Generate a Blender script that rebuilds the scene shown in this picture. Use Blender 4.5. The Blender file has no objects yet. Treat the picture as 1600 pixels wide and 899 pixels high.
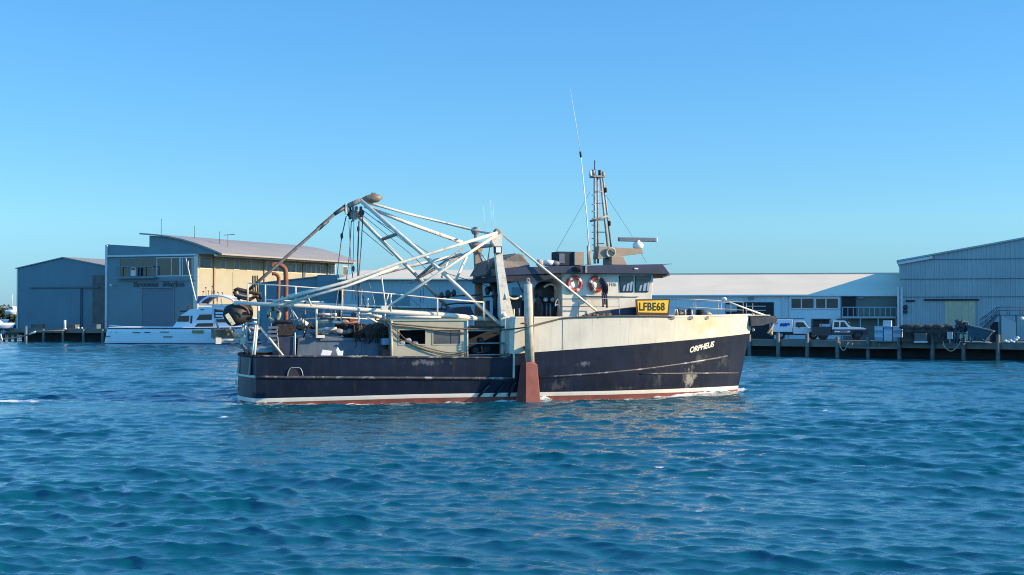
import bpy, bmesh, math, random
import numpy as np
from mathutils import Vector, Matrix, noise as mnoise
R = math.radians
random.seed(7)
col = bpy.context.scene.collection
sc = bpy.context.scene

# ------------------------------------------------------------------ camera, sky, sun, exposure
FOC, CAMH = 2300.0, 3.9                    # focal length in pixels of a 1600 px wide frame; eye height above the water
TILT = math.atan(40.5/FOC)
cd = bpy.data.cameras.new('camera'); cam = bpy.data.objects.new('camera', cd); col.objects.link(cam)
cam.location = (0, 0, CAMH); cam.rotation_euler = (R(90)+TILT, 0, 0)
cd.sensor_width = 36; cd.lens = 36*FOC/1600; cd.clip_start = .1; cd.clip_end = 9000
sc.camera = cam
SUN_AZ, SUN_EL = 6.0, 21.0                # azimuth from +X towards the viewer, elevation
s_dir = Vector((math.cos(R(SUN_EL))*math.cos(R(SUN_AZ)), -math.cos(R(SUN_EL))*math.sin(R(SUN_AZ)), math.sin(R(SUN_EL))))
world = bpy.data.worlds.new('World'); sc.world = world; world.use_nodes = True
nt = world.node_tree; bg = nt.nodes['Background']
sky = nt.nodes.new('ShaderNodeTexSky'); sky.sky_type = 'NISHITA'; sky.sun_disc = False
sky.sun_elevation = R(SUN_EL); sky.sun_rotation = R(90+SUN_AZ)
sky.air_density = 1.0; sky.dust_density = 0.0; sky.ozone_density = 3.0
stc = nt.nodes.new('ShaderNodeTexCoord'); sxyz = nt.nodes.new('ShaderNodeSeparateXYZ'); nt.links.new(stc.outputs['Generated'], sxyz.inputs[0])
srm = nt.nodes.new('ShaderNodeValToRGB'); nt.links.new(sxyz.outputs[2], srm.inputs[0])      # clear maritime air: a bluer sky than the model's, most so low down
for i, (q, c) in enumerate(((0, (.085, .17, .33)), (.06, (.157, .267, .362)), (.25, (.149, .305, .413)), (.5, (.19, .45, .57)), (1, (.19, .44, .54)))):
    e = srm.color_ramp.elements[i] if i < 2 else srm.color_ramp.elements.new(q)
    e.position = q; e.color = (*c, 1)
smx = nt.nodes.new('ShaderNodeMix'); smx.data_type = 'RGBA'; smx.blend_type = 'MULTIPLY'; smx.inputs[0].default_value = 1
sgn = nt.nodes.new('ShaderNodeVectorMath'); sgn.operation = 'SCALE'; sgn.inputs[3].default_value = 2; nt.links.new(sky.outputs[0], sgn.inputs[0])
nt.links.new(sgn.outputs[0], smx.inputs[6]); nt.links.new(srm.outputs[0], smx.inputs[7])
sab = nt.nodes.new('ShaderNodeMapRange'); sab.interpolation_type = 'SMOOTHSTEP'                  # unseen sky behind the viewer brightened: added fill light for the shaded faces
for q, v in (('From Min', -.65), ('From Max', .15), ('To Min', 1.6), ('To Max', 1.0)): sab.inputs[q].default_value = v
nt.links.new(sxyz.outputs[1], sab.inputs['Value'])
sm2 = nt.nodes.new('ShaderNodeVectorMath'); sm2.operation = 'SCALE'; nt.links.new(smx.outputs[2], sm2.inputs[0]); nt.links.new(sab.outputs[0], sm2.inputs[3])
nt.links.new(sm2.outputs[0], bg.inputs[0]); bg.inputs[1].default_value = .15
sd = bpy.data.lights.new('sun', 'SUN'); sun = bpy.data.objects.new('sun', sd); col.objects.link(sun)
sd.energy = 5.0; sd.angle = R(.5); sd.color = (1, .78, .49)
sun.rotation_euler = s_dir.to_track_quat('Z', 'Y').to_euler(); sun.location = (60, 0, 40)
sc.view_settings.view_transform = 'Standard'; sc.view_settings.look = 'None'
sc.view_settings.exposure = .75; sc.view_settings.gamma = 1
sc.cycles.use_denoising = True; sc.cycles.pixel_filter_type = 'BLACKMAN_HARRIS'; sc.cycles.filter_width = 1.05
sc.cycles.max_bounces = 5; sc.cycles.diffuse_bounces = 2; sc.cycles.glossy_bounces = 3; sc.cycles.transmission_bounces = 4
sc.cycles.caustics_reflective = False; sc.cycles.caustics_refractive = False

# ------------------------------------------------------------------ frames: reading the photograph on real planes
def pray(px, py):
    return Vector((0, math.cos(TILT), math.sin(TILT))) + Vector((1, 0, 0))*((px-800)/FOC) + Vector((0, -math.sin(TILT), math.cos(TILT)))*((449.5-py)/FOC)
class Frame:
    def __init__(s, x, y, deg, z=0):
        s.rot = R(deg); s.M = Matrix.Translation((x, y, z)) @ Matrix.Rotation(R(deg), 4, 'Z')
        i = s.M.inverted(); s.o = i @ Vector((0, 0, CAMH)); s.r = i.to_3x3()
    def on(s, px, py, ax, c):              # the point of the frame's plane (axis ax = c) seen at that pixel
        d = s.r @ pray(px, py); return s.o + d*((c-s.o[ax])/d[ax])
SHIP = Frame(-11.85, 66.2, 17)             # stern at the waterline, x forward, y to port
LB = Frame(-43.85, 205, -24)               # near corner of the office building, x along the quay, y inland
FR = Frame(0, 0, 0)
CRU = Frame(-52.9, 190.5, -9)              # stem of the moored cruiser, x towards its stern
def S(px, py, y): return SHIP.on(px, py, 1, y)

# ------------------------------------------------------------------ materials
def mat(name, c, rough=.55, metal=0, var=.12, scale=2.0, streak=0, streak_c=(.10, .07, .05), bump=0, bscale=30, spec=.5, rust=0, rust_c=(.16, .06, .025), rscale=1.6, runs=0, runs_c=(.12, .05, .02), seams=0):
    m = bpy.data.materials.new(name); m.use_nodes = True; t = m.node_tree; N = t.nodes; L = t.links
    p = N['Principled BSDF']; p.inputs['Roughness'].default_value = rough; p.inputs['Metallic'].default_value = metal
    p.inputs['Specular IOR Level'].default_value = spec
    tc = N.new('ShaderNodeTexCoord')
    n = N.new('ShaderNodeTexNoise'); n.inputs['Scale'].default_value = scale; n.inputs['Detail'].default_value = 6
    L.new(tc.outputs['Object'], n.inputs['Vector'])
    r = N.new('ShaderNodeMapRange'); r.inputs['From Min'].default_value = .3; r.inputs['From Max'].default_value = .7
    r.inputs['To Min'].default_value = 1-var; r.inputs['To Max'].default_value = 1+var
    L.new(n.outputs[0], r.inputs['Value'])
    mx = N.new('ShaderNodeMix'); mx.data_type = 'RGBA'; mx.blend_type = 'MULTIPLY'; mx.inputs[0].default_value = 1
    mx.inputs[6].default_value = (*c, 1); L.new(r.outputs[0], mx.inputs[7]); out = mx.outputs[2]
    def layer(out, vec_scale, thr, amt, colr, soft=.12, det=8):
        mp = N.new('ShaderNodeMapping'); mp.inputs['Scale'].default_value = vec_scale; L.new(tc.outputs['Object'], mp.inputs[0])
        q = N.new('ShaderNodeTexNoise'); q.inputs['Scale'].default_value = 1; q.inputs['Detail'].default_value = det; q.inputs['Roughness'].default_value = .65
        L.new(mp.outputs[0], q.inputs['Vector'])
        k = N.new('ShaderNodeMapRange'); k.inputs['From Min'].default_value = thr; k.inputs['From Max'].default_value = thr+soft; k.inputs['To Max'].default_value = amt
        L.new(q.outputs[0], k.inputs['Value'])
        z = N.new('ShaderNodeMix'); z.data_type = 'RGBA'; L.new(k.outputs[0], z.inputs[0]); L.new(out, z.inputs[6]); z.inputs[7].default_value = (*colr, 1)
        return z.outputs[2]
    if streak: out = layer(out, (3.2, 3.2, .28), .5, streak, streak_c, .25)
    if rust: out = layer(out, (rscale,)*3, .62-.2*rust, min(1, rust*1.5), rust_c, .1)
    if runs: out = layer(out, (5.5, 5.5, .42), .60, runs, runs_c, .10)
    if seams:                                 # welded plate joints
        sx = N.new('ShaderNodeSeparateXYZ'); L.new(tc.outputs['Object'], sx.inputs[0])
        md = N.new('ShaderNodeMath'); md.operation = 'PINGPONG'; md.inputs[1].default_value = seams/2; L.new(sx.outputs[0], md.inputs[0])
        ls = N.new('ShaderNodeMath'); ls.operation = 'LESS_THAN'; ls.inputs[1].default_value = .022; L.new(md.outputs[0], ls.inputs[0])
        mm = N.new('ShaderNodeMath'); mm.operation = 'MULTIPLY'; mm.inputs[1].default_value = .2; L.new(ls.outputs[0], mm.inputs[0])
        z = N.new('ShaderNodeMix'); z.data_type = 'RGBA'; L.new(mm.outputs[0], z.inputs[0]); L.new(out, z.inputs[6]); z.inputs[7].default_value = (c[0]*.45+.02, c[1]*.42+.018, c[2]*.40+.016, 1); out = z.outputs[2]
    L.new(out, p.inputs['Base Color'])
    if bump:
        b = N.new('ShaderNodeTexNoise'); b.inputs['Scale'].default_value = bscale; b.inputs['Detail'].default_value = 4; L.new(tc.outputs['Object'], b.inputs['Vector'])
        u = N.new('ShaderNodeBump'); u.inputs['Strength'].default_value = bump; u.inputs['Distance'].default_value = .05
        L.new(b.outputs[0], u.inputs['Height']); L.new(u.outputs[0], p.inputs['Normal'])
    return m
M = {}
M['white'] = mat('weathered_white_paint', (.70, .645, .53), .5, var=.08, streak=.35, streak_c=(.36, .30, .22), rust=.18, rust_c=(.42, .27, .14))
M['bulwark'] = mat('chalky_white_plating', (.70, .635, .50), .5, var=.07, scale=.9, streak=.55, streak_c=(.52, .44, .32), bump=.4, bscale=.9, runs=.45, runs_c=(.42, .30, .17), seams=2.45)
M['pipe'] = mat('chipped_white_tube', (.70, .65, .54), .5, var=.12, scale=4, rust=.33, rust_c=(.33, .22, .13), rscale=5)
M['grime'] = mat('grimy_steel', (.28, .25, .22), .65, var=.3, scale=5, rust=.4, rust_c=(.13, .07, .04), rscale=4)
M['navy'] = mat('navy_fascia_paint', (.022, .030, .062), .5, var=.25, streak=.3, streak_c=(.06, .065, .08))
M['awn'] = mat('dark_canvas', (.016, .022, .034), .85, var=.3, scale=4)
M['black'] = mat('black_rubber', (.014, .014, .017), .8, var=.3, scale=5)
M['net'] = mat('tarred_net', (.028, .024, .026), .95, var=.6, scale=9, bump=.8, bscale=25)
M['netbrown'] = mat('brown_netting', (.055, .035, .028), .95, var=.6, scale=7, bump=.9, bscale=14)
M['khaki'] = mat('khaki_panel', (.40, .37, .27), .6, var=.07, scale=2, streak=.3, streak_c=(.27, .23, .15))
M['glass'] = mat('window_glass', (.010, .024, .032), .06, var=.5, scale=1.1, spec=.45)
M['greyglass'] = mat('dusty_window', (.085, .08, .08), .25, var=.3, scale=2.2)
M['hopper'] = mat('blue_grey_tank', (.10, .13, .165), .55, var=.18, scale=1.5, streak=.4, streak_c=(.05, .06, .07))
M['rust'] = mat('rusted_pipe', (.24, .085, .04), .75, var=.35, scale=5, rust=.4, rust_c=(.10, .04, .03), rscale=6)
M['wood'] = mat('bleached_timber', (.50, .45, .36), .75, var=.2, scale=3, streak=.85, streak_c=(.25, .19, .12))
M['antifoul'] = mat('red_antifouling', (.22, .060, .045), .65, var=.15, scale=3, streak=.4, streak_c=(.13, .045, .04))
M['rope'] = mat('brown_rope', (.13, .095, .065), .9, var=.25, scale=20)
M['paleline'] = mat('pale_rope', (.42, .40, .34), .9, var=.2, scale=20)
M['wire'] = mat('dark_wire', (.05, .055, .065), .5, var=.2, scale=10)
M['tan'] = mat('tan_steel', (.34, .26, .18), .55, var=.12, scale=3, streak=.4, streak_c=(.22, .14, .08))
M['tarp'] = mat('grey_brown_tarp', (.12, .105, .095), .8, var=.15, scale=2, bump=.4, bscale=5)
M['orange'] = mat('orange_red_ring', (.50, .070, .035), .5, var=.15)
M['ringwhite'] = mat('ring_white', (.75, .70, .66), .5, var=.1)
M['yellow'] = mat('yellow_board', (.85, .52, .03), .45, var=.08, scale=3)
M['signdark'] = mat('sign_frame', (.055, .022, .018), .6)
M['letter'] = mat('black_lettering', (.02, .012, .01), .6)
M['letterw'] = mat('cream_lettering', (.78, .74, .62), .5)
M['pvc'] = mat('white_fibreglass', (.78, .78, .78), .35, var=.04)
M['darkgear'] = mat('greasy_machinery', (.030, .036, .045), .5, var=.5, scale=4, rust=.25)
M['pink'] = mat('faded_red_panel', (.20, .075, .06), .7, var=.4, scale=3)
# buildings
M['shedblue'] = mat('blue_grey_cladding', (.095, .18, .215), .5, var=.10, scale=.3, streak=.35, streak_c=(.075, .14, .17))
M['shedpatch'] = mat('stained_cladding', (.12, .11, .10), .7, var=.3, scale=.8, streak=.5)
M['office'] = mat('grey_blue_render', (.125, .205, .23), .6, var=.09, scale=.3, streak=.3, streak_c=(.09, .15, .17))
M['officelt'] = mat('pale_trim', (.52, .54, .55), .5, var=.05)
M['officedk'] = mat('roller_shutter', (.09, .145, .19), .5, var=.04)
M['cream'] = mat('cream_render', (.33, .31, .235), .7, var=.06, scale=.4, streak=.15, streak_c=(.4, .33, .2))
M['creamtrim'] = mat('pale_window_trim', (.62, .56, .42), .6)
M['shade_glass'] = mat('dull_pane', (.10, .10, .10), .2, var=.2)
M['roofgrey'] = mat('grey_metal_roof', (.29, .27, .25), .5, var=.06, scale=.3)
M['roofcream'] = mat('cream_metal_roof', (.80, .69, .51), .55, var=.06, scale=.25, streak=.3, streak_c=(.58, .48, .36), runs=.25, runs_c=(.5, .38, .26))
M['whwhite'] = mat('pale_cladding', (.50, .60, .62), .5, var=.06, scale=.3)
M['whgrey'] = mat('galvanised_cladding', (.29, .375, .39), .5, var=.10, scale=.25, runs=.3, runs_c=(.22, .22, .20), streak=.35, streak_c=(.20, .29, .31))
M['whyellow'] = mat('cream_sheet_door', (.42, .40, .27), .6, var=.08)
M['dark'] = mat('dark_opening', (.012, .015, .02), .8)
M['greenwall'] = mat('green_grey_panel', (.10, .14, .13), .6, var=.1)
M['timber'] = mat('grey_wharf_timber', (.16, .15, .125), .85, var=.25, scale=1.2)
M['pile'] = mat('wet_pile_timber', (.12, .13, .115), .8, var=.3, scale=2)
M['asphalt'] = mat('yard_paving', (.10, .10, .095), .9, var=.15, scale=.3)
M['stone'] = mat('dark_seawall', (.035, .04, .045), .9, var=.4, scale=.6)
M['carwhite'] = mat('white_car_paint', (.76, .77, .78), .3, var=.03)
M['cardark'] = mat('dark_car_paint', (.018, .022, .032), .35, var=.1)
M['tyre'] = mat('tyre_rubber', (.018, .018, .02), .85)
M['rim'] = mat('steel_rim', (.26, .27, .28), .4, metal=.6)
M['bluemark'] = mat('blue_print', (.02, .06, .30), .5)
M['bin'] = mat('pale_plastic', (.50, .56, .62), .5, var=.06)
M['bin2'] = mat('blue_plastic', (.25, .34, .45), .5, var=.06)
M['brownheap'] = mat('brown_heap', (.06, .052, .046), .95, var=.4, scale=2.5, bump=.8, bscale=6)
M['steelblue'] = mat('blue_grey_steel', (.055, .10, .13), .5, var=.2, scale=2)
M['steel'] = mat('galvanised_steel', (.26, .29, .30), .45, metal=.3, var=.1)
M['gelcoat'] = mat('white_gelcoat', (.78, .80, .82), .3, var=.02)
M['leaf'] = mat('olive_leaves', (.07, .08, .04), .8, var=.5, scale=2)
M['canvasblue'] = mat('purple_blue_canvas', (.12, .12, .24), .8)
M['redbrick'] = mat('terracotta', (.24, .10, .06), .8, var=.2)

# ------------------------------------------------------------------ mesh helpers
ORG = {}
class MB:
    def __init__(s): s.bm = bmesh.new()
    def hexa(s, v, m=0):
        b = [s.bm.verts.new(p) for p in v]
        for f in ((0, 3, 2, 1), (4, 5, 6, 7), (0, 1, 5, 4), (1, 2, 6, 5), (2, 3, 7, 6), (3, 0, 4, 7)):
            s.bm.faces.new([b[i] for i in f]).material_index = m
        return s
    def box(s, x0, x1, y0, y1, z0, z1, m=0):
        return s.hexa([(x0, y0, z0), (x1, y0, z0), (x1, y1, z0), (x0, y1, z0), (x0, y0, z1), (x1, y0, z1), (x1, y1, z1), (x0, y1, z1)], m)
    def tube(s, pts, r, n=8, m=0, r2=None, cap=True):
        pts = [Vector(p) for p in pts]
        if r2 is None: r2 = r
        rings = []; up = Vector((0, 0, 1)); prev = None
        for i, p in enumerate(pts):
            a = pts[max(i-1, 0)]; b = pts[min(i+1, len(pts)-1)]; d = (b-a).normalized()
            if prev is None:
                x = d.cross(up)
                if x.length < 1e-3: x = d.cross(Vector((0, 1, 0)))
                x.normalize()
            else:
                x = (prev - d*prev.dot(d)).normalized()
            prev = x; y = d.cross(x)
            rr = r+(r2-r)*i/max(1, len(pts)-1)
            rings.append([s.bm.verts.new(p+x*(rr*math.cos(2*math.pi*k/n))+y*(rr*math.sin(2*math.pi*k/n))) for k in range(n)])
        for a, b in zip(rings, rings[1:]):
            for k in range(n):
                f = s.bm.faces.new((a[k], a[(k+1) % n], b[(k+1) % n], b[k])); f.material_index = m; f.smooth = True
        if cap:
            s.bm.faces.new(rings[0][::-1]).material_index = m; s.bm.faces.new(rings[-1]).material_index = m
        return s
    def prism(s, poly, fn, a, b, m=0):       # polygon (p, q) -> fn(p, q, depth) between two depths
        A = [s.bm.verts.new(fn(p, q, a)) for p, q in poly]; B = [s.bm.verts.new(fn(p, q, b)) for p, q in poly]
        n = len(poly)
        s.bm.faces.new(A).material_index = m; s.bm.faces.new(B[::-1]).material_index = m
        for i in range(n): s.bm.faces.new((A[i], B[i], B[(i+1) % n], A[(i+1) % n])).material_index = m
        return s
    def ring(s, c, ax, R0, r, n=20, k=8, m=0, mf=None, sq=1.0):   # torus round axis ax
        c = Vector(c); ax = Vector(ax).normalized(); x = ax.orthogonal().normalized(); y = ax.cross(x); rows = []
        for i in range(n):
            d = x*math.cos(2*math.pi*i/n)+y*math.sin(2*math.pi*i/n)
            rows.append([s.bm.verts.new(c+d*(R0+r*math.cos(2*math.pi*j/k))+ax*(sq*r*math.sin(2*math.pi*j/k))) for j in range(k)])
        for i in range(n):
            for j in range(k):
                f = s.bm.faces.new((rows[i][j], rows[(i+1) % n][j], rows[(i+1) % n][(j+1) % k], rows[i][(j+1) % k])); f.smooth = True
                f.material_index = mf(i) if mf else m
        return s
    def disc(s, c, ax, prof, n=20, m=0):     # lathe: prof = [(radius, height along ax)]
        c = Vector(c); ax = Vector(ax).normalized(); x = ax.orthogonal().normalized(); y = ax.cross(x); rows = []
        for r, h in prof:
            rows.append([s.bm.verts.new(c+ax*h+(x*math.cos(2*math.pi*i/n)+y*math.sin(2*math.pi*i/n))*max(r, 1e-4)) for i in range(n)])
        for a, b in zip(rows, rows[1:]):
            for i in range(n):
                f = s.bm.faces.new((a[i], a[(i+1) % n], b[(i+1) % n], b[i])); f.material_index = m; f.smooth = True
        s.bm.faces.new(rows[0][::-1]).material_index = m; s.bm.faces.new(rows[-1]).material_index = m
        return s
    def grid(s, rows, m=0, smooth=True, mf=None):
        V = [[s.bm.verts.new(p) for p in r] for r in rows]
        for i in range(len(V)-1):
            for j in range(len(V[0])-1):
                f = s.bm.faces.new((V[i][j], V[i+1][j], V[i+1][j+1], V[i][j+1])); f.smooth = smooth; f.material_index = mf(i, j) if mf else m
        return s
    def lump(s, c, rad, amp=.25, freq=1.5, sub=3, m=0, seed=0, flat=None):
        b = bmesh.ops.create_icosphere(s.bm, subdivisions=sub, radius=1)
        for v in b['verts']:
            d = v.co.normalized(); n = 1+amp*(mnoise.noise(d*freq+Vector((seed*7.1, seed*3.3, seed)))+.5*mnoise.noise(d*freq*3+Vector((seed, 5, seed))))
            q = Vector((d.x*rad[0], d.y*rad[1], d.z*rad[2]))*n
            if flat is not None and q.z < flat: q.z = flat
            v.co = Vector(c)+q
        for f in s.bm.faces:
            if all(v in b['verts'] for v in f.verts[:1]): f.smooth = True
        return s
    def build(s, name, mats, parent=None, frame=None, org=None, recalc=True, bevel=0):
        if recalc: bmesh.ops.recalc_face_normals(s.bm, faces=s.bm.faces[:])
        me = bpy.data.meshes.new(name)
        if parent is not None: org = ORG.get(parent.name, Vector((0, 0, 0)))
        elif org is None: org = Vector((0, 0, 0))
        org = Vector(org)
        for v in s.bm.verts: v.co -= org
        s.bm.to_mesh(me); s.bm.free()
        if not isinstance(mats, (list, tuple)): mats = [mats]
        for k in mats: me.materials.append(M[k] if isinstance(k, str) else k)
        o = bpy.data.objects.new(name, me); col.objects.link(o)
        if parent is not None: o.parent = parent
        else:
            f = frame or FR; o.location = f.M @ org; o.rotation_euler = (0, 0, f.rot)
        ORG[o.name] = org
        if bevel:
            b = o.modifiers.new('bevel', 'BEVEL'); b.width = bevel; b.segments = 2; b.limit_method = 'ANGLE'
        return o
def empty(name, frame, org=(0, 0, 0)):
    o = bpy.data.objects.new(name, None); col.objects.link(o); o.empty_display_size = .3
    o.location = frame.M @ Vector(org); o.rotation_euler = (0, 0, frame.rot); ORG[o.name] = Vector(org); return o
def tag(o, label=None, cat=None, group=None, kind=None):
    if label: o['label'] = label
    if cat: o['category'] = cat
    if group: o['group'] = group
    if kind: o['kind'] = kind
    return o
def XZ(p, q, d): return (p, d, q)            # profile in x-z, depth along y
def YZ(p, q, d): return (d, p, q)
def catmull(pts, n=6):
    P = [Vector(p) for p in pts]; out = []
    for i in range(len(P)-1):
        p0, p1, p2, p3 = P[max(i-1, 0)], P[i], P[i+1], P[min(i+2, len(P)-1)]
        for k in range(n):
            t = k/n; out.append(.5*((2*p1)+(-p0+p2)*t+(2*p0-5*p1+4*p2-p3)*t*t+(-p0+3*p1-3*p2+p3)*t**3))
    return out+[P[-1]]
def text_mesh(body, size, shear=0, extrude=.008, spacing=1.0, bold=0):
    c = bpy.data.curves.new('lettering', 'FONT'); c.body = body; c.size = size; c.shear = shear; c.extrude = extrude; c.space_character = spacing
    c.align_x = 'CENTER'; c.align_y = 'CENTER'; c.offset = bold; c.resolution_u = 3
    o = bpy.data.objects.new('lettering', c); col.objects.link(o)
    dg = bpy.context.evaluated_depsgraph_get(); dg.update()
    me = bpy.data.meshes.new_from_object(o.evaluated_get(dg)); bpy.data.objects.remove(o); bpy.data.curves.remove(c)
    return me
def lettering(body, size, fn, m, parent, shear=0, extrude=.008, bold=0, spacing=1.0, name='lettering'):
    me = text_mesh(body, size, shear, extrude, spacing, bold)
    org = ORG.get(parent.name, Vector((0, 0, 0)))
    for v in me.vertices: v.co = Vector(fn(v.co.x, v.co.y, v.co.z))-org
    me.materials.clear(); me.materials.append(M[m]); me.name = name
    o = bpy.data.objects.new(name, me); col.objects.link(o); o.parent = parent; ORG[o.name] = org
    return o

# ------------------------------------------------------------------ hull shape (shared by the vessel and the water that meets it)
XM = 14.0
def lerp(x, xs, ys): return float(np.interp(x, xs, ys))
def stem_x(z): return 24.1+.24*z
def half(X, z):                            # half breadth of the trawler's hull
    b = lerp(z, [-1, 0, 1, 2, 3.75], [2.2, 2.86, 3.0, 3.03, 3.12])
    if X < 6:
        k = max(X, 0)/6; b *= .93+.07*(k*(2-k))
    if X > XM:
        t = min(1, (X-XM)/(stem_x(z)-XM)); b *= 1-t**lerp(z, [-1, 0, 3.75], [1.6, 1.9, 2.9])
    return max(b, .0)
def zboot(X): return .05+.085*min(1, X/7)
def zknuckle(X): return 1.16-.0175*X if X < 12 else .95+.95*((X-12)/12.6)**1.25
def zpaint(X): return 2.05-.0155*X if X < 11.45 else 2.08+(X-11.5)*.063

# ------------------------------------------------------------------ water
def build_water():
    rng = np.random.default_rng(5)
    yy = [-60, -25, -8, 0, 4]; y = 7.0
    while y < 215: yy.append(y); y += max(.05, .0022*y)
    yy += [230, 260, 320, 420, 600, 1000, 2000, 5000]
    tt = np.concatenate([[-8, -4, -2, -1.2, -.85, -.7], np.arange(-.56, .561, .0017), [.7, .85, 1.2, 2, 4, 8]])
    Y = np.array(yy, dtype=np.float32)[:, None]; T = tt.astype(np.float32)[None, :]
    X0 = (T*(np.maximum(Y, 0)+14)).astype(np.float32); Y0 = np.broadcast_to(Y, X0.shape).copy()
    sp = np.maximum(.05, .0024*np.maximum(Y0, 0)); sp[np.abs(np.broadcast_to(T, X0.shape)) > .58] = 9
    Z = np.zeros_like(X0); DX = np.zeros_like(X0); DY = np.zeros_like(X0)
    N = 150; lam = np.exp(np.linspace(math.log(.24), math.log(5.0), N))
    gust = 1+.26*np.sin(X0*.13+1.1*np.sin(Y0*.09))*np.sin(Y0*.15+.6)+.16*np.sin(X0*.31+Y0*.12)*np.sin(Y0*.27-X0*.08)
    for i, l in enumerate(lam):
        l = l*rng.uniform(.96, 1.04); k = 2*math.pi/l
        th = R(-112)+rng.normal(0, .52 if l < .8 else .36); kx, ky = k*math.cos(th), k*math.sin(th)
        a = .0215*(1.8 if l < .7 else 1.35 if l < 1.2 else 1.0 if l < 2.4 else .55)/k
        ph = kx*X0+ky*Y0+rng.uniform(0, 6.283)
        w = np.clip((l/sp-2.4)/2.0, 0, 1)*a*gust
        s_, c_ = np.sin(ph), np.cos(ph)
        Z += w*c_; DX -= 1.2*w*s_*math.cos(th); DY -= 1.2*w*s_*math.sin(th)
    crest = Z.copy()
    # the vessel: bow wave, calmer wake, foam against the plating
    c, s_ = math.cos(SHIP.rot), math.sin(SHIP.rot)
    lx = (X0+11.85)*c+(Y0-66.2)*s_; ly = -(X0+11.85)*s_+(Y0-66.2)*c
    b0 = np.interp(lx, np.linspace(-1, 25, 120), [half(v, 0) for v in np.linspace(-1, 25, 120)])
    d = np.abs(ly)-b0; on = (lx > -.6) & (lx < 24.6); dd = np.clip(d, 0, 99)
    P = np.random.default_rng(3).uniform(0, 6.28, 12)
    wob = sum(np.sin(lx*f+P[i]+ly*f*.6) for i, f in enumerate((1.1, 2.3, 3.7, 5.9, 8.3, 12.7, 17.1)))/6
    bow = np.exp(-((lx-21.5)/2.6)**2); fin = np.exp(-((lx-11.3)/1.0)**2)+np.exp(-((lx-12.9)/.5)**2)*.8; st = np.exp(-((lx+.3)/.9)**2)
    side = on*np.exp(-dd/(.24+.32*bow+.26*fin))
    Z += side*(.03+.2*bow+.22*fin+.10*wob)*(1-.3*np.clip(-wob, 0, 1))
    Z -= .17*np.clip((lx-1)/4, 0, 1)*np.clip((23.0-lx)/2.5, 0, 1)*np.exp(-(dd/1.3)**2)*(ly < 0)
    foam = side*(.78+.4*bow+.45*fin+.28*wob)
    foam = np.maximum(foam, .9*np.exp(-((lx+.7)/.9)**2-((ly+2.6)/.5)**2))
    foam = np.maximum(foam, .72*on*np.exp(-((dd-.55-.25*wob)/.16)**2)*np.clip(wob+.15*bow, 0, 1)*.9)
    # a shed wave trailing off the quarter, broken at the crest
    wl = ly+1.9+.29*lx; tr = np.exp(-((wl+.25*wob)/.75)**2)*(lx < -1)
    seg = np.exp(-((lx+11.2)/3.4)**2)
    Z += tr*(.05+.14*seg); foam = np.maximum(foam, tr*(np.clip(1.0+.3*wob, 0, 1)*seg+.85*np.clip(wob+.12, 0, 1)*(lx > -16)))
    calm = np.clip(-lx/2, 0, 1)*(lx > -40)*np.exp(-((ly+3.6)/3.4)**2)*.6; Z *= 1-calm; DX *= 1-calm; DY *= 1-calm
    foam = np.maximum(foam, calm*np.clip(wob-.1, 0, 1)*1.0*(lx > -14))
    # a few small breaking crests
    for px, py, ww in ((372, 873, .10), (1030, 728, .16), (188, 772, .12), (1578, 580, .5), (105, 577, .3), (1236, 564, .6), (1090, 800, .12), (350, 654, .3), (186, 655, .2), (1170, 800, .1), (560, 600, .3), (1290, 640, .2)):
        p = FR.on(px, py, 2, 0); foam = np.maximum(foam, .95*np.exp(-((X0-p.x)/ww)**2-((Y0-p.y)/(ww*.9))**2))
    foam = np.maximum(foam, np.clip((crest-.16)*7, 0, .5)*(Y0 > 5))
    co = np.stack([X0+DX, Y0+DY, Z], -1).reshape(-1, 3)
    nr, nc = X0.shape; idx = np.arange(nr*nc).reshape(nr, nc)
    q = np.stack([idx[:-1, :-1], idx[:-1, 1:], idx[1:, 1:], idx[1:, :-1]], -1).reshape(-1, 4)
    me = bpy.data.meshes.new('water'); me.vertices.add(nr*nc); me.vertices.foreach_set('co', co.astype(np.float32).ravel())
    me.loops.add(q.size); me.loops.foreach_set('vertex_index', q.astype(np.int32).ravel())
    me.polygons.add(len(q)); me.polygons.foreach_set('loop_start', np.arange(0, q.size, 4, dtype=np.int32)); me.polygons.foreach_set('use_smooth', np.ones(len(q), dtype=bool))
    me.update(calc_edges=True)
    at = me.attributes.new('foam', 'FLOAT', 'POINT'); at.data.foreach_set('value', np.clip(foam, 0, 1).astype(np.float32).ravel())
    o = bpy.data.objects.new('water', me); col.objects.link(o); tag(o, 'choppy blue harbour water', None, kind='structure')
    m = bpy.data.materials.new('sea_water'); m.use_nodes = True; t = m.node_tree; Nn = t.nodes; L = t.links; p = Nn['Principled BSDF']
    p.inputs['Roughness'].default_value = .05; p.inputs['IOR'].default_value = 1.45
    tc = Nn.new('ShaderNodeTexCoord')
    n1 = Nn.new('ShaderNodeTexNoise'); n1.inputs['Scale'].default_value = .09; n1.inputs['Detail'].default_value = 4; L.new(tc.outputs['Object'], n1.inputs['Vector'])
    cr = Nn.new('ShaderNodeMix'); cr.data_type = 'RGBA'; cr.inputs[6].default_value = (.0014, .070, .120, 1); cr.inputs[7].default_value = (.0020, .104, .134, 1); L.new(n1.outputs[0], cr.inputs[0])
    at = Nn.new('ShaderNodeAttribute'); at.attribute_name = 'foam'
    fn = Nn.new('ShaderNodeTexNoise'); fn.inputs['Scale'].default_value = 4.5; fn.inputs['Detail'].default_value = 9; fn.inputs['Roughness'].default_value = .72; L.new(tc.outputs['Object'], fn.inputs['Vector'])
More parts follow.
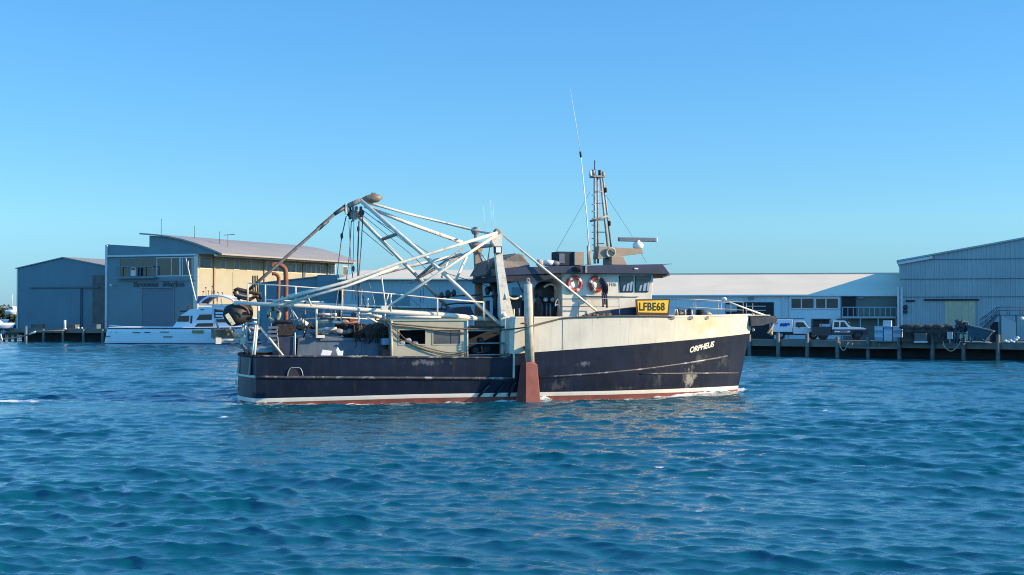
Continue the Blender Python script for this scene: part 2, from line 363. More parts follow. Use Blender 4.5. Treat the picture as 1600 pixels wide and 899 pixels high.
    mu = Nn.new('ShaderNodeMath'); mu.operation = 'MULTIPLY_ADD'; L.new(fn.outputs[0], mu.inputs[0]); mu.inputs[1].default_value = 1.5; mu.inputs[2].default_value = -1.15
    ad = Nn.new('ShaderNodeMath'); ad.operation = 'ADD'; L.new(mu.outputs[0], ad.inputs[0]); L.new(at.outputs['Fac'], ad.inputs[1])
    mr = Nn.new('ShaderNodeMapRange'); mr.inputs['From Min'].default_value = .12; mr.inputs['From Max'].default_value = .42; L.new(ad.outputs[0], mr.inputs['Value'])
    fm = Nn.new('ShaderNodeMix'); fm.data_type = 'RGBA'; L.new(mr.outputs[0], fm.inputs[0]); L.new(cr.outputs[2], fm.inputs[6]); fm.inputs[7].default_value = (.72, .75, .74, 1)
    L.new(fm.outputs[2], p.inputs['Base Color'])
    rr = Nn.new('ShaderNodeMapRange'); rr.inputs['To Min'].default_value = .025; rr.inputs['To Max'].default_value = .8; L.new(mr.outputs[0], rr.inputs['Value']); L.new(rr.outputs[0], p.inputs['Roughness'])
    hs = []
    for sx, sy, scl, amt in ((1.0, 1.9, 1.7, .010), (1, 1.8, 4.4, .007), (1, 1.5, 13, .003)):
        mp = Nn.new('ShaderNodeMapping'); mp.inputs['Scale'].default_value = (sx, sy, 1); mp.inputs['Rotation'].default_value = (0, 0, R(9)); L.new(tc.outputs['Object'], mp.inputs[0])
        w = Nn.new('ShaderNodeTexNoise'); w.inputs['Scale'].default_value = scl; w.inputs['Detail'].default_value = 3; w.inputs['Distortion'].default_value = .5; L.new(mp.outputs[0], w.inputs['Vector'])
        pp = Nn.new('ShaderNodeMath'); pp.operation = 'MULTIPLY_ADD'; pp.inputs[1].default_value = 2; pp.inputs[2].default_value = -1; L.new(w.outputs[0], pp.inputs[0])
        ab = Nn.new('ShaderNodeMath'); ab.operation = 'ABSOLUTE'; L.new(pp.outputs[0], ab.inputs[0])          # ridged: sharp little crests, round troughs
        k = Nn.new('ShaderNodeMath'); k.operation = 'MULTIPLY'; k.inputs[1].default_value = -amt; L.new(ab.outputs[0], k.inputs[0]); hs.append(k)
    a1 = Nn.new('ShaderNodeMath'); L.new(hs[0].outputs[0], a1.inputs[0]); L.new(hs[1].outputs[0], a1.inputs[1])
    a2 = Nn.new('ShaderNodeMath'); L.new(a1.outputs[0], a2.inputs[0]); L.new(hs[2].outputs[0], a2.inputs[1])
    b = Nn.new('ShaderNodeBump'); b.inputs['Strength'].default_value = 1; b.inputs['Distance'].default_value = 1; L.new(a2.outputs[0], b.inputs['Height']); L.new(b.outputs[0], p.inputs['Normal'])
    me.materials.append(m)
build_water()

# ------------------------------------------------------------------ land and wharves
WR = Frame(22.1, 135.5, -35.9)             # edge of the right-hand wharf, x towards the right
def W(f, x, y): p = f.M @ Vector((x, y, 0)); return (p.x, p.y)
poly = [W(WR, 60, 3), W(WR, -14, 2.5), (2, 149), (1.5, 160), (-24, 161), W(LB, 14, -4), W(LB, -24.5, -4), W(LB, -25.5, 40), (-95, 330), (-4000, 420), (-4000, 4500), (4000, 4500), (4000, 100)]
g = MB(); g.prism(poly, lambda p, q, d: (p, q, d), 1.3, -2.0)
for f in g.bm.faces:
    f.material_index = 0 if all(abs(v.co.z-1.3) < .01 for v in f.verts) else 1
tag(g.build('ground', ['asphalt', 'stone']), kind='structure')

def wharf(frame, x0, x1, yedge, zd, piles, label, top=.75):
    r = empty('timber_wharf', frame, (x0, yedge, zd)); tag(r, label, 'wharf')
    d = MB(); d.box(x0, x1, yedge, yedge+7, zd-.22, zd); d.build('deck', 'timber', r)
    k = MB(); k.box(x0, x1, yedge-.16, yedge-.003, zd-.50, zd+.10); k.build('edge_beam', 'timber', r)
    k = MB(); k.box(x0, x1, yedge+2.3, yedge+2.6, -1.5, zd-.25); k.build('backing_wall', 'stone', r)
    for x in piles:
        p = MB(); h = zd+top*random.uniform(.5, 1.25); p.tube([(x, yedge-.36, -1.6), (x+random.uniform(-.05, .05), yedge-.36, h)], .19, 9, r2=.17); p.build('pile', 'pile', r)
    return r
wx = lambda px: WR.on(px, 540, 1, 0).x
wharf(WR, -13.5, 48, 0, 1.42, [wx(p) for p in (1174, 1219, 1264, 1311, 1359, 1408, 1459, 1508, 1561, 1612)]+[-7, -12], 'grey timber wharf on piles below the warehouses behind the bow of the trawler')
lx = lambda px: LB.on(px, 525, 1, -8.6).x
wharf(LB, lx(16), 13, -8.6, 1.72, [lx(p) for p in (71, 101, 133, 163)]+[-4, 2, 8], 'dark timber wharf in front of the blue gabled shed', .05)

# ------------------------------------------------------------------ building helpers
def window_y(parent, x0, x1, z0, z1, y, pane='glass', frame='officelt', fw=.09, mull=(), bars=(), name='window'):
    """a window on a wall facing -y (the wall's face at y)"""
    f = MB(); a, b = y-.06, y+.02
    f.box(x0-fw, x1+fw, a, b, z0-fw, z0); f.box(x0-fw, x1+fw, a, b, z1, z1+fw); f.box(x0-fw, x0, a, b, z0, z1); f.box(x1, x1+fw, a, b, z0, z1)
    for q in mull: f.box(q-fw*.4, q+fw*.4, a+.004, b, z0, z1)
    for q in bars: f.box(x0, x1, a+.008, b, q-fw*.35, q+fw*.35)
    w = f.build(name, frame, parent); p = MB(); p.box(x0, x1, y-.025, y+.015, z0, z1); p.build('pane', pane, w); return w
def window_x(parent, y0, y1, z0, z1, x, pane='shade_glass', frame='creamtrim', fw=.12, mull=()):
    f = MB(); a, b = x-.02, x+.06
    f.box(a, b, y0-fw, y1+fw, z0-fw, z0); f.box(a, b, y0-fw, y1+fw, z1, z1+fw); f.box(a, b, y0-fw, y0, z0, z1); f.box(a, b, y1, y1+fw, z0, z1)
    for q in mull: f.box(a, b-.004, q-fw*.5, q+fw*.5, z0, z1)
    w = f.build('window', frame, parent); p = MB(); p.box(x-.015, x+.025, y0, y1, z0, z1); p.build('pane', pane, w); return w
def ribs(mb, x0, x1, y, z0, ztop, pitch=.76, depth=.07, m=0):
    """trapezoidal sheet facing -y: profile along x, from z0 up to ztop(x)"""
    pts = []; x = x0
    while x < x1:
        for dx, dy in ((0, 0), (.62, 0), (.70, -1), (.92, -1)):
            q = x+dx*pitch
            if q < x1: pts.append((q, y+dy*depth))
        x += pitch
    pts.append((x1, y))
    mb.grid([[(a, b, z0) for a, b in pts], [(a, b, ztop(a)) for a, b in pts]], m, smooth=False)

# ------------------------------------------------------------------ the blue gabled shed at the far left
def L1(px, py, c=6.0): return LB.on(px, py, 1, c)
t = empty('gabled_shed', LB, (-20, 6, 1.3)); tag(t, 'plain blue-grey gabled shed with a wide sliding door', 'shed')
a, b, c_ = L1(28, 420), L1(99, 403.5), L1(165.5, 417); slope = (b.z-a.z)/(b.x-a.x); xe = b.x+(b.x-a.x); ze = a.z
w = MB(); w.prism([(a.x, 1.3), (xe, 1.3), (xe, ze), (b.x, b.z), (a.x, a.z)], XZ, 6, 34); w.build('wall', 'shedblue', t)
r_ = MB()
for s0, s1 in ((a, b), (Vector((xe, 6, ze)), b)):
    o_ = -.35 if s0 is a else .35
    e0 = (s0.x+o_, s0.z-slope*.35+.03); e1 = (s1.x, s1.z+.03)
    r_.prism([e0, e1, (e1[0], e1[1]+.14), (e0[0], e0[1]+.14)], XZ, 5.8, 34.3)
r_.build('roof', 'roofgrey', t)
p0, p1 = L1(56, 450), L1(129, 513)
d = MB(); d.box(p0.x, p1.x, 5.86, 5.98, 1.32, p0.z-.15); dr = d.build('sliding_door', 'shedblue', t)
d = MB(); d.box(L1(127.5, 500).x-.08, L1(127.5, 500).x+.05, 5.80, 5.857, 1.33, p0.z-.16); d.build('edge_trim', 'dark', dr)
d = MB(); d.box(L1(48, 447).x, L1(156, 447).x, 5.7, 5.97, p0.z-.1, p0.z+.12); d.build('door_track', 'steelblue', t)
d = MB(); d.box(L1(145, 500).x, xe-.02, 5.9, 5.985, 1.33, L1(150, 424).z-.6); d.build('side_panel', 'shedpatch', t)
d = MB(); d.box(a.x-.12, a.x+.12, 5.88, 6.3, 1.31, a.z-.1); d.build('corner_trim', 'officelt', t)

# ------------------------------------------------------------------ the two-storey office and workshop
def L0(px, py, c=0): return LB.on(px, py, 1, c)
def LX(px, py, c=0): return LB.on(px, py, 0, c)
t = empty('office_building', LB, (-8, 0, 1.3)); tag(t, 'two-storey marine workshop with curved roof, balcony and sunlit cream side wall', 'building')
OFF = t
xl = L0(166, 450).x; zt = L0(250, 398.5).z; far = LX(552, 408, 3.2).y
curve = [L0(px, py, -.35) for px, py in ((218, 366.5), (240, 368.2), (262, 371), (284, 375.5), (306, 382), (327, 390), (347, 398.5))]
curve = [(p.x, p.z) for p in curve]
zw = lambda x: lerp(x, [p[0] for p in curve], [p[1] for p in curve])
xr = L0(233, 370).x
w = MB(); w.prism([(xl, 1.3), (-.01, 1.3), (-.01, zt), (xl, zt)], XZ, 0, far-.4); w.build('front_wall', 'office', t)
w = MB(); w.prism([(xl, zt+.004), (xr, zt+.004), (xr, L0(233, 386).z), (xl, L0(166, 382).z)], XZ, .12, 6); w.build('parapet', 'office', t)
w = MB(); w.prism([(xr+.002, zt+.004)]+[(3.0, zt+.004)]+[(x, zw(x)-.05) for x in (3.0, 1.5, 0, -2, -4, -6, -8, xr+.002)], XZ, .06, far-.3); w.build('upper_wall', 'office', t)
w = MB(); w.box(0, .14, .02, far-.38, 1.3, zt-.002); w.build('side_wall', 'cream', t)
r_ = MB(); r_.prism(curve+[(x, z+.22) for x, z in curve[::-1]], XZ, -.4, far); r_.build('roof', 'roofgrey', t)
d = MB(); d.box(3.05, 3.36, -.3, far, curve[-1][1]-.16, curve[-1][1]+.1); d.build('gutter', 'creamtrim', t)
# balcony band and glazing
q0, q1 = L0(188, 432), L0(244, 404)
w = MB(); w.box(xl+.1, -.05, -.30, -.003, L0(250, 400.5).z, L0(250, 397.8).z); w.build('band', 'officelt', t)
bw = window_y(t, q0.x, q1.x, q0.z, q1.z, -.003, 'glass', 'office', .12, [L0(p, 420).x for p in (204, 224)], name='balcony_window')
bal = MB()
for p in (188, 204, 224, 244): x = L0(p, 420).x; bal.box(x-.05, x+.05, -.75, -.67, q0.z-.1, L0(200, 418).z)
bal.box(q0.x, q1.x, -.78, -.64, L0(200, 418).z, L0(200, 418).z+.1); bal.box(q0.x-.3, q1.x+.3, -.85, -.07, q0.z-.35, q0.z-.12)
bal.build('balcony', 'office', t)
q0, q1 = L0(246, 431), L0(300, 403)
window_y(t, q0.x, q1.x, q0.z, q1.z, -.003, 'glass', 'officelt', .13, [L0(p, 420).x for p in (268, 281, 282.5)])
q0 = L0(283.5, 431); window_y(t, q0.x+.25, L0(305.5, 420).x, q0.z, q1.z, -.0035, 'glass', 'officelt', .1)
sg = MB(); x, z = L0(214, 425).x, L0(214, 425).z; sg.box(x-.42, x+.42, -.86, -.80, z-.6, z+.6); n_ = sg.build('notice_board', 'officelt', t)
sg = MB(); sg.box(x-.36, x+.36, -.875, -.862, z+.22, z+.54); sg.build('red_panel', 'pink', n_)
q0, q1 = L0(223, 513), L0(271, 450)
d = MB(); d.box(q0.x, q1.x, -.06, -.002, 1.32, q1.z)
for k in range(14): d.box(q0.x, q1.x, -.085, -.06, 1.4+k*.52, 1.44+k*.52)
d.build('roller_door', 'officedk', t)
d = MB(); d.box(q0.x-.16, q0.x-.003, -.10, -.003, 1.32, q1.z+.14); d.box(q1.x+.003, q1.x+.16, -.10, -.003, 1.32, q1.z+.14); d.box(q0.x, q1.x, -.30, -.004, q1.z, q1.z+.14); d.build('door_frame', 'office', t)
d = MB(); d.box(L0(184, 440).x, -.3, -.12, -.004, L0(240, 440).z, L0(240, 438).z); d.build('ledge', 'officedk', t)
d = MB(); d.box(xl-.12, xl+.22, -.14, .5, 1.31, L0(166, 383).z); d.build('corner_post', 'officelt', t)
d = MB(); d.box(-.55, .15, -.10, .017, 1.31, zt-.01); d.build('pale_corner_post', 'creamtrim', t)
p = L0(178, 445); d = MB(); d.disc((p.x, -.45, p.z), (0, -1, -.4), [(.12, 0), (.22, .3), (.2, .33)], 12); d.box(p.x-.04, p.x+.04, -.4, -.003, p.z-.04, p.z+.04); d.build('wall_lamp', 'officelt', t)
c0 = L0(248, 444.4); lettering('Broome  Marine', 1.12, lambda x, y, z: (c0.x+x*1.18, -.06-z, c0.z+y), 'cardark', t, bold=.02, extrude=.05)
# side windows
z0, z1 = LX(368, 421).z, LX(368, 406).z
for p, q in ((343.5, 350), (364.5, 371.5), (384.5, 391)): window_x(t, LX(p, 410).y, LX(q, 410).y, z0, z1, .14)
window_x(t, LX(311, 410).y, LX(327.5, 410).y, LX(318, 419).z, LX(318, 403).z, .14, 'glass')
for p, q in ((415.5, 421), (424, 431), (434, 441), (444.5, 451), (453.5, 459.5), (462, 468.5), (477, 482.5), (485.5, 491), (493, 498), (500, 506), (516.5, 522.5), (534.5, 540.5)):
    window_x(t, LX(p, 410).y, LX(q, 410).y, LX(470, 426.5).z, LX(470, 413.5).z, .14, fw=.16)
d = MB(); y = LX(473, 420).y; d.box(.142, .25, y-.35, y+.35, LX(473, 442).z, LX(473, 413).z); d.build('side_door', 'shade_glass', t)
for p in (332.5, 411, 510): d = MB(); y = LX(p, 420).y; d.box(.142, .36, y-.14, y+.14, 1.35, zt-.1); d.build('downpipe', 'tan', t)
d = MB(); y = LX(362.5, 430).y; d.box(.142, .175, y-.05, y+.05, 1.35, LX(362, 425).z); d.build('wall_joint', 'tan', t)
# aerials on the roof
for p, top, kind in ((252, 342, 0), (304, 353, 0), (343, 362, 0), (356, 366, 1)):
    d = MB(); dd_ = 6.0; e = LB.on(p, 372, 1, dd_); u = LB.on(p, top, 1, dd_); d.tube([(e.x, dd_, zw(e.x)), (e.x, dd_, u.z)], .035, 6)
    if kind: d.tube([(e.x-.7, dd_, u.z-.15), (e.x+1.2, dd_, u.z-.05)], .04, 6); [d.tube([(e.x-.5+.35*k, dd_-.3, u.z-.12), (e.x-.5+.35*k, dd_+.3, u.z-.12)], .02, 5) for k in range(5)]
    d.build('aerial', 'wire', t)
# low dark sheds between the office and the pale shed
DS = Frame(-23, 171, -8)
t = empty('dark_store_shed', DS, (0, 0, 1.3)); tag(t, 'low dark blue store shed with a raised flat end, right of the cream office wall', 'shed')
f0 = lambda px, py: DS.on(px, py, 1, 0)
w = MB(); w.prism([(f0(404, 0).x, 1.3), (f0(500, 0).x, 1.3), (f0(500, 433).x, f0(500, 433).z), (f0(404, 444).x, f0(404, 444).z)], XZ, 0, 8); w.build('wall', 'shedblue', t)
w = MB(); w.prism([(f0(404, 0).x-.2, f0(404, 444).z+.01), (f0(499, 0).x, f0(500, 433).z+.01), (f0(499, 0).x, f0(500, 433).z+.12), (f0(404, 0).x-.2, f0(404, 444).z+.12)], XZ, -.2, 8.2); w.build('roof', 'roofgrey', t)
w = MB(); w.box(f0(499, 0).x, f0(533, 0).x, -.6, 7, 1.3, f0(515, 429.5).z); w.build('raised_end', 'shedblue', t)

# ------------------------------------------------------------------ pale shed behind the gallows
PS = Frame(-8, 166, -8)
t = empty('pale_flat_shed', PS, (0, 0, 1.3)); tag(t, 'long low pale grey shed with white roof edge seen through the rigging', 'shed')
f0 = lambda px, py: PS.on(px, py, 1, 0)
xa, xb = f0(534, 0).x, f0(893, 0).x; z0, z1 = f0(700, 437.5).z, f0(700, 432).z
w = MB(); ribs(w, xa, xb, 0, 1.3, lambda x: z0, .9, .05); w.box(xa, xb, 0.06, 20, 1.3, z0-.01); w.build('wall', 'whgrey', t)
w = MB(); w.prism([(-.6, z0), (-.6, z0+.12), (12, z1+1.1), (24, z1-.6), (24, z1-.75)], YZ, xa-.4, xb); w.build('roof', 'roofcream', t)
for px0, py0, px1, py1 in ((585, 459, 640, 478), (800, 449, 872, 480)):
    a, b = f0(px0, py1), f0(px1, py0); w = MB(); w.box(a.x, b.x, -.14, -.07, a.z, b.z); w.build('wall_panel', 'office', t)

# ------------------------------------------------------------------ the long cream-roofed warehouse
RB = Frame(20, 149, -8); YF = 0.0
f0 = lambda px, py, c=YF: RB.on(px, py, 1, c)
t = empty('long_warehouse', RB, (0, 0, 1.3)); tag(t, 'long low warehouse with sunlit cream metal roof and pale walls', 'warehouse')
xa, xb = f0(893, 0).x, f0(1404, 0).x-.05; ze = f0(1230, 461).z; zr = f0(1200, 429, 13).z
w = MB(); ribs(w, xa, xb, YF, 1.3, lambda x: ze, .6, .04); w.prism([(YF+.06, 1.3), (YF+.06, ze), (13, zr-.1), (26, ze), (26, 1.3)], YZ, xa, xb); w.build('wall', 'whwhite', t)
r_ = MB(); r_.prism([(YF-.22, ze-.02), (13, zr), (27, ze-.2), (27, ze-.3), (13, zr-.09), (YF-.22, ze-.11)], YZ, xa-.3, xb+9)
r_.build('roof', 'roofcream', t)
d = MB(); d.box(xa-.3, xb, YF-.36, YF-.23, ze-.14, ze+.02); d.build('gutter', 'whwhite', t)
d = MB(); d.box(xa-.3, xb+9, 12.9, 13.1, zr+.03, zr+.14); d.build('ridge_cap', 'steel', t)
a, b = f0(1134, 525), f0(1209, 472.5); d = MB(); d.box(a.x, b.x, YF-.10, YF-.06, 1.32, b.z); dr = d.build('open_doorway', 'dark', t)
d = MB(); d.box(a.x, f0(1150, 0).x, YF-.16, YF-.105, f0(1140, 487).z, f0(1140, 476).z); d.build('door_panel', 'whgrey', dr)
for py in (480, 486): d = MB(); d.box(f0(1163, 0).x, f0(1195, 0).x, YF-.13, YF-.105, f0(0, py).z, f0(0, py-1).z); d.build('shelf', 'officelt', dr)
a, b = f0(1233, 497), f0(1313, 463); d = MB(); d.box(a.x, b.x, YF-.12, YF-.06, 1.32, b.z); d.build('office_wall', 'whwhite', t)
for p, q in ((1236.5, 1271), (1275, 1309)):
    a, b = f0(p, 481.5), f0(q, 467); window_y(t, a.x, b.x, a.z, b.z, YF-.125, 'glass', 'officelt', .14, [a.x+.45*(b.x-a.x)])
a, b = f0(1315, 526), f0(1401, 464); d = MB(); d.box(a.x, b.x, YF-.09, YF-.06, 1.32, b.z); d.build('recess_wall', 'greenwall', t)
a, b = f0(1315, 496), f0(1398, 480)
window_y(t, a.x, f0(1335, 0).x, f0(0, 494).z, f0(0, 465.5).z, YF-.10, 'dark', 'greenwall', .05)
bal = MB(); bal.box(a.x, b.x, YF-1.2, YF-.12, a.z-.1, a.z+.08)
bal.box(a.x, b.x, YF-1.2, YF-1.12, b.z-.06, b.z+.02)
for k in range(11): x = a.x+(b.x-a.x)*k/10; bal.box(x-.03, x+.03, YF-1.19, YF-1.13, a.z, b.z)
for k in range(4): x = a.x+(b.x-a.x)*k/3; bal.box(x-.05, x+.05, YF-1.1, YF-1.0, 1.32, a.z-.1)
bal.build('balcony', 'whgrey', t)
for p in (1222, 1232): d = MB(); x = f0(p, 0).x; d.box(x-.07, x+.07, YF-.16, YF-.062, 1.32, ze-.1); d.build('downpipe', 'officelt', t)
for p in (1172, 1342): d = MB(); x = f0(p, 0).x; d.box(x-.28, x+.28, YF-.42, YF-.065, ze-.42, ze-.22); d.build('floodlight', 'officedk', t)

# ------------------------------------------------------------------ the tall corrugated warehouse at the right
TW = Frame(38.14, 145.0, -15.5); YT = 0.0
f0 = lambda px, py, c=YT: TW.on(px, py, 1, c)
t = empty('corrugated_warehouse', TW, (10, 0, 1.3)); tag(t, 'tall grey-blue corrugated iron warehouse with a sloping gable', 'warehouse')
a, b = f0(1405, 408.5), f0(1600, 373.5); sl = (b.z-a.z)/(b.x-a.x); xm = a.x+23; xz = a.x+46
zt_ = lambda x: a.z+sl*(min(x, 2*xm-x)-a.x)
w = MB(); ribs(w, a.x, xm, YT, 1.3, zt_, .44, .085); ribs(w, xm, xz, YT, 1.3, zt_, .44, .085)
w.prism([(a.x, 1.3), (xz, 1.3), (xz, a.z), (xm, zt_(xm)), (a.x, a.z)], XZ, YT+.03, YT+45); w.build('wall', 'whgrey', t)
r_ = MB()
for x0, x1, z0, z1 in ((a.x-.25, xm, a.z-.06, zt_(xm)+.03), (xz+.25, xm, a.z-.06, zt_(xm)+.03)): r_.prism([(x0, z0), (x1, z1), (x1, z1+.16), (x0, z0+.16)], XZ, YT-.25, YT+45.2)
r_.build('roof', 'whgrey', t)
d = MB(); x1 = f0(1455, 0).x
d.prism([(a.x-.1, a.z-.34), (x1, zt_(x1)-.34), (x1, zt_(x1)-.08), (a.x-.1, a.z-.08)], XZ, YT-.33, YT-.255); d.build('barge_board', 'officelt', t)
for py in (419.5, 445, 468.5): d = MB(); z = f0(0, py).z; d.box(a.x+.05, xz-.05, YT-.10, YT-.086, z-.035, z+.035); d.build('sheet_lap', 'steelblue', t)
p0, p1 = f0(1476, 506), f0(1524, 470); d = MB(); ribs(d, p0.x, p1.x, YT-.11, 1.34, lambda x: p1.z, .62, .06); d.build('sliding_door', 'whyellow', t)
d = MB(); d.box(f0(1441, 0).x, f0(1527, 0).x, YT-.27, YT-.18, p1.z, p1.z+.16); d.build('door_track', 'dark', t)
d = MB(); d.box(f0(1413, 0).x, f0(1427, 0).x, YT-.2, YT-.09, p1.z-.1, p1.z+.06); d.build('short_track', 'dark', t)
for py in (480, 487): p = f0(1415, py); d = MB(); d.disc((p.x, YT-.1, p.z), (0, -1, 0), [(.2, 0), (.22, .2), (.14, .3)], 10); d.build('wall_lamp', 'cardark', t)
for p in (1401.5, 1406.5): d = MB(); x = f0(p, 0).x; d.box(x-.1, x+.1, YT-.3, YT-.09, 1.33, f0(0, 455).z); d.build('downpipe', 'officelt', t)

# ================================================================== the trawler
T = empty('fishing_trawler', SHIP); tag(T, 'black and white steel fishing trawler with gallows, raised boom and orange lifebuoys', 'trawler')
def part(mb, name, m, parent=None, bevel=0): return mb.build(name, m, parent or T, bevel=bevel)
def rod(pts, w, name, m='pipe', parent=None, n=8, w2=None):      # pts = (px, py, y) on the photograph; w = width in its pixels
    mb = MB(); mb.tube([S(*p) for p in pts], w/68, n, r2=None if w2 is None else w2/68); return part(mb, name, m, parent)
def wires(mb, pts, w, n=6): mb.tube([S(*p) for p in pts], w/68, n); return mb
def onhull(px, py):
    y = -2.8
    for k in range(12): p = S(px, py, y); y = -half(p.x, p.z)
    return Vector((p.x, y, p.z))

# hull materials: dark topsides with scuffs, boot stripe, antifouling
def hull_dark():
    m = mat('scuffed_navy_topsides', (.006, .0105, .026), .45, spec=.25, runs=.5, runs_c=(.06, .035, .022), seams=2.45, var=.35, scale=1.2, streak=.3, streak_c=(.04, .042, .05), bump=.5, bscale=1.1)
    t = m.node_tree; N = t.nodes; L = t.links; p = N['Principled BSDF']; out = p.inputs['Base Color'].links[0].from_socket
    tc = N.new('ShaderNodeTexCoord'); nz = N.new('ShaderNodeTexNoise'); nz.inputs['Scale'].default_value = 3.2; nz.inputs['Detail'].default_value = 8; nz.inputs['Roughness'].default_value = .7
    mp = N.new('ShaderNodeMapping'); mp.inputs['Scale'].default_value = (1.6, 1, .8); L.new(tc.outputs['Object'], mp.inputs[0]); L.new(mp.outputs[0], nz.inputs['Vector'])
    for (c, rx, rz, amt, colr) in (((20.7, .80), .55, .60, .9, (.34, .32, .27)), ((21.3, 1.75), .6, .35, .3, (.16, .16, .16)), ((18.9, .75), .3, .45, .4, (.14, .14, .14)), ((14.9, 1.62), .7, .16, .55, (.2, .2, .23)), ((13.6, .6), .7, .3, .35, (.16, .15, .15)), ((17.0, .42), .9, .10, .35, (.18, .14, .11)), ((7.5, 1.7), 1.3, .16, .4, (.26, .26, .27)), ((22.9, 1.6), .4, .4, .22, (.2, .2, .2))):
        sx = N.new('ShaderNodeVectorMath'); sx.operation = 'SUBTRACT'; sx.inputs[1].default_value = (c[0], 0, c[1]); L.new(tc.outputs['Object'], sx.inputs[0])
        sc_ = N.new('ShaderNodeVectorMath'); sc_.operation = 'MULTIPLY'; sc_.inputs[1].default_value = (1/rx, 0, 1/rz); L.new(sx.outputs[0], sc_.inputs[0])
        ln = N.new('ShaderNodeVectorMath'); ln.operation = 'LENGTH'; L.new(sc_.outputs[0], ln.inputs[0])
        k = N.new('ShaderNodeMath'); k.operation = 'MULTIPLY_ADD'; L.new(ln.outputs['Value'], k.inputs[0]); k.inputs[1].default_value = -.22; L.new(nz.outputs[0], k.inputs[2])
        r = N.new('ShaderNodeMapRange'); r.inputs['From Min'].default_value = .34; r.inputs['From Max'].default_value = .50; r.inputs['To Max'].default_value = amt; L.new(k.outputs[0], r.inputs['Value'])
        z = N.new('ShaderNodeMix'); z.data_type = 'RGBA'; L.new(r.outputs[0], z.inputs[0]); L.new(out, z.inputs[6]); z.inputs[7].default_value = (*colr, 1); out = z.outputs[2]
    L.new(out, p.inputs['Base Color']); return m
def stain(m, spots):
    t = m.node_tree; N = t.nodes; L = t.links; p = N['Principled BSDF']; out = p.inputs['Base Color'].links[0].from_socket
    tc = N.new('ShaderNodeTexCoord'); nz = N.new('ShaderNodeTexNoise'); nz.inputs['Scale'].default_value = 1.8; nz.inputs['Detail'].default_value = 8; L.new(tc.outputs['Object'], nz.inputs['Vector'])
    for c, rx, rz, amt, colr in spots:
        a = N.new('ShaderNodeVectorMath'); a.operation = 'SUBTRACT'; a.inputs[1].default_value = (c[0], 0, c[1]); L.new(tc.outputs['Object'], a.inputs[0])
        b = N.new('ShaderNodeVectorMath'); b.operation = 'MULTIPLY'; b.inputs[1].default_value = (1/rx, 0, 1/rz); L.new(a.outputs[0], b.inputs[0])
        d = N.new('ShaderNodeVectorMath'); d.operation = 'LENGTH'; L.new(b.outputs[0], d.inputs[0])
        k = N.new('ShaderNodeMath'); k.operation = 'MULTIPLY_ADD'; L.new(d.outputs['Value'], k.inputs[0]); k.inputs[1].default_value = -.22; L.new(nz.outputs[0], k.inputs[2])
        r = N.new('ShaderNodeMapRange'); r.inputs['From Min'].default_value = .22; r.inputs['From Max'].default_value = .55; r.inputs['To Max'].default_value = amt; L.new(k.outputs[0], r.inputs['Value'])
        z = N.new('ShaderNodeMix'); z.data_type = 'RGBA'; L.new(r.outputs[0], z.inputs[0]); L.new(out, z.inputs[6]); z.inputs[7].default_value = (*colr, 1); out = z.outputs[2]
    L.new(out, p.inputs['Base Color'])
stain(M['bulwark'], (((21.6, 3.45), .8, .5, .8, (.66, .50, .17)), ((20.2, 3.5), .6, .3, .45, (.60, .47, .22)), ((21.9, 2.95), .35, .3, .7, (.82, .80, .74)), ((18.8, 3.4), .5, .4, .3, (.5, .42, .28)), ((14.6, 2.9), .4, .5, .35, (.5, .45, .36))))
M['hull'] = hull_dark()
M['stripe'] = mat('white_boot_stripe', (.74, .68, .57), .5, var=.06, streak=.2, streak_c=(.45, .38, .3))
bulge = lambda y: -.42*(1-(y/2.7)**2)                   # the transom is a shallow arc
def hull_rows(side, zs, x0=0.0, n_aft=24, n_f=30, off=0):
    rows = []
    fx = [x0+(XM-x0)*i/n_aft for i in range(n_aft+1)]
    ft = [1-(1-i/n_f)**1.35 for i in range(1, n_f+1)]
    for X in fx: rows.append([(X, side*(half(X, zf(X))+off), zf(X)) for zf in zs])
    for t_ in ft:
        r = []
        for zf in zs:
            X = XM
            for _ in range(5): X = XM+t_*(stem_x(zf(X))-XM)
            r.append((X, side*(half(X, zf(X))+off) if t_ < 1 else 0, zf(X)))
        rows.append(r)
    return rows
mid = lambda a, b, k: (lambda X: a(X)+(b(X)-a(X))*k)
zl = [lambda X: -.9, lambda X: -.4, zboot, lambda X: zboot(X)+.175]
zl += [mid(zl[3], zknuckle, .33), mid(zl[3], zknuckle, .66), zknuckle, mid(zknuckle, zpaint, .5), zpaint]
h = MB()
mf = lambda i, j: 2 if j < 2 else 1 if j == 2 else 0
for sd_ in (-1, 1): h.grid(hull_rows(sd_, zl), mf=mf)
# transom
tr = []
for k in range(13):
    f = -1+2*k/12; r = []
    for zf in zl: z = zf(0); b = half(0, z); r.append((bulge(f*b)*(1-.15*min(z, 2)/2), f*b, z))
    tr.append(r)
h.grid(tr, mf=mf)
bmesh.ops.remove_doubles(h.bm, verts=h.bm.verts[:], dist=.004)
hull = part(h, 'hull', ['hull', 'stripe', 'antifoul'])
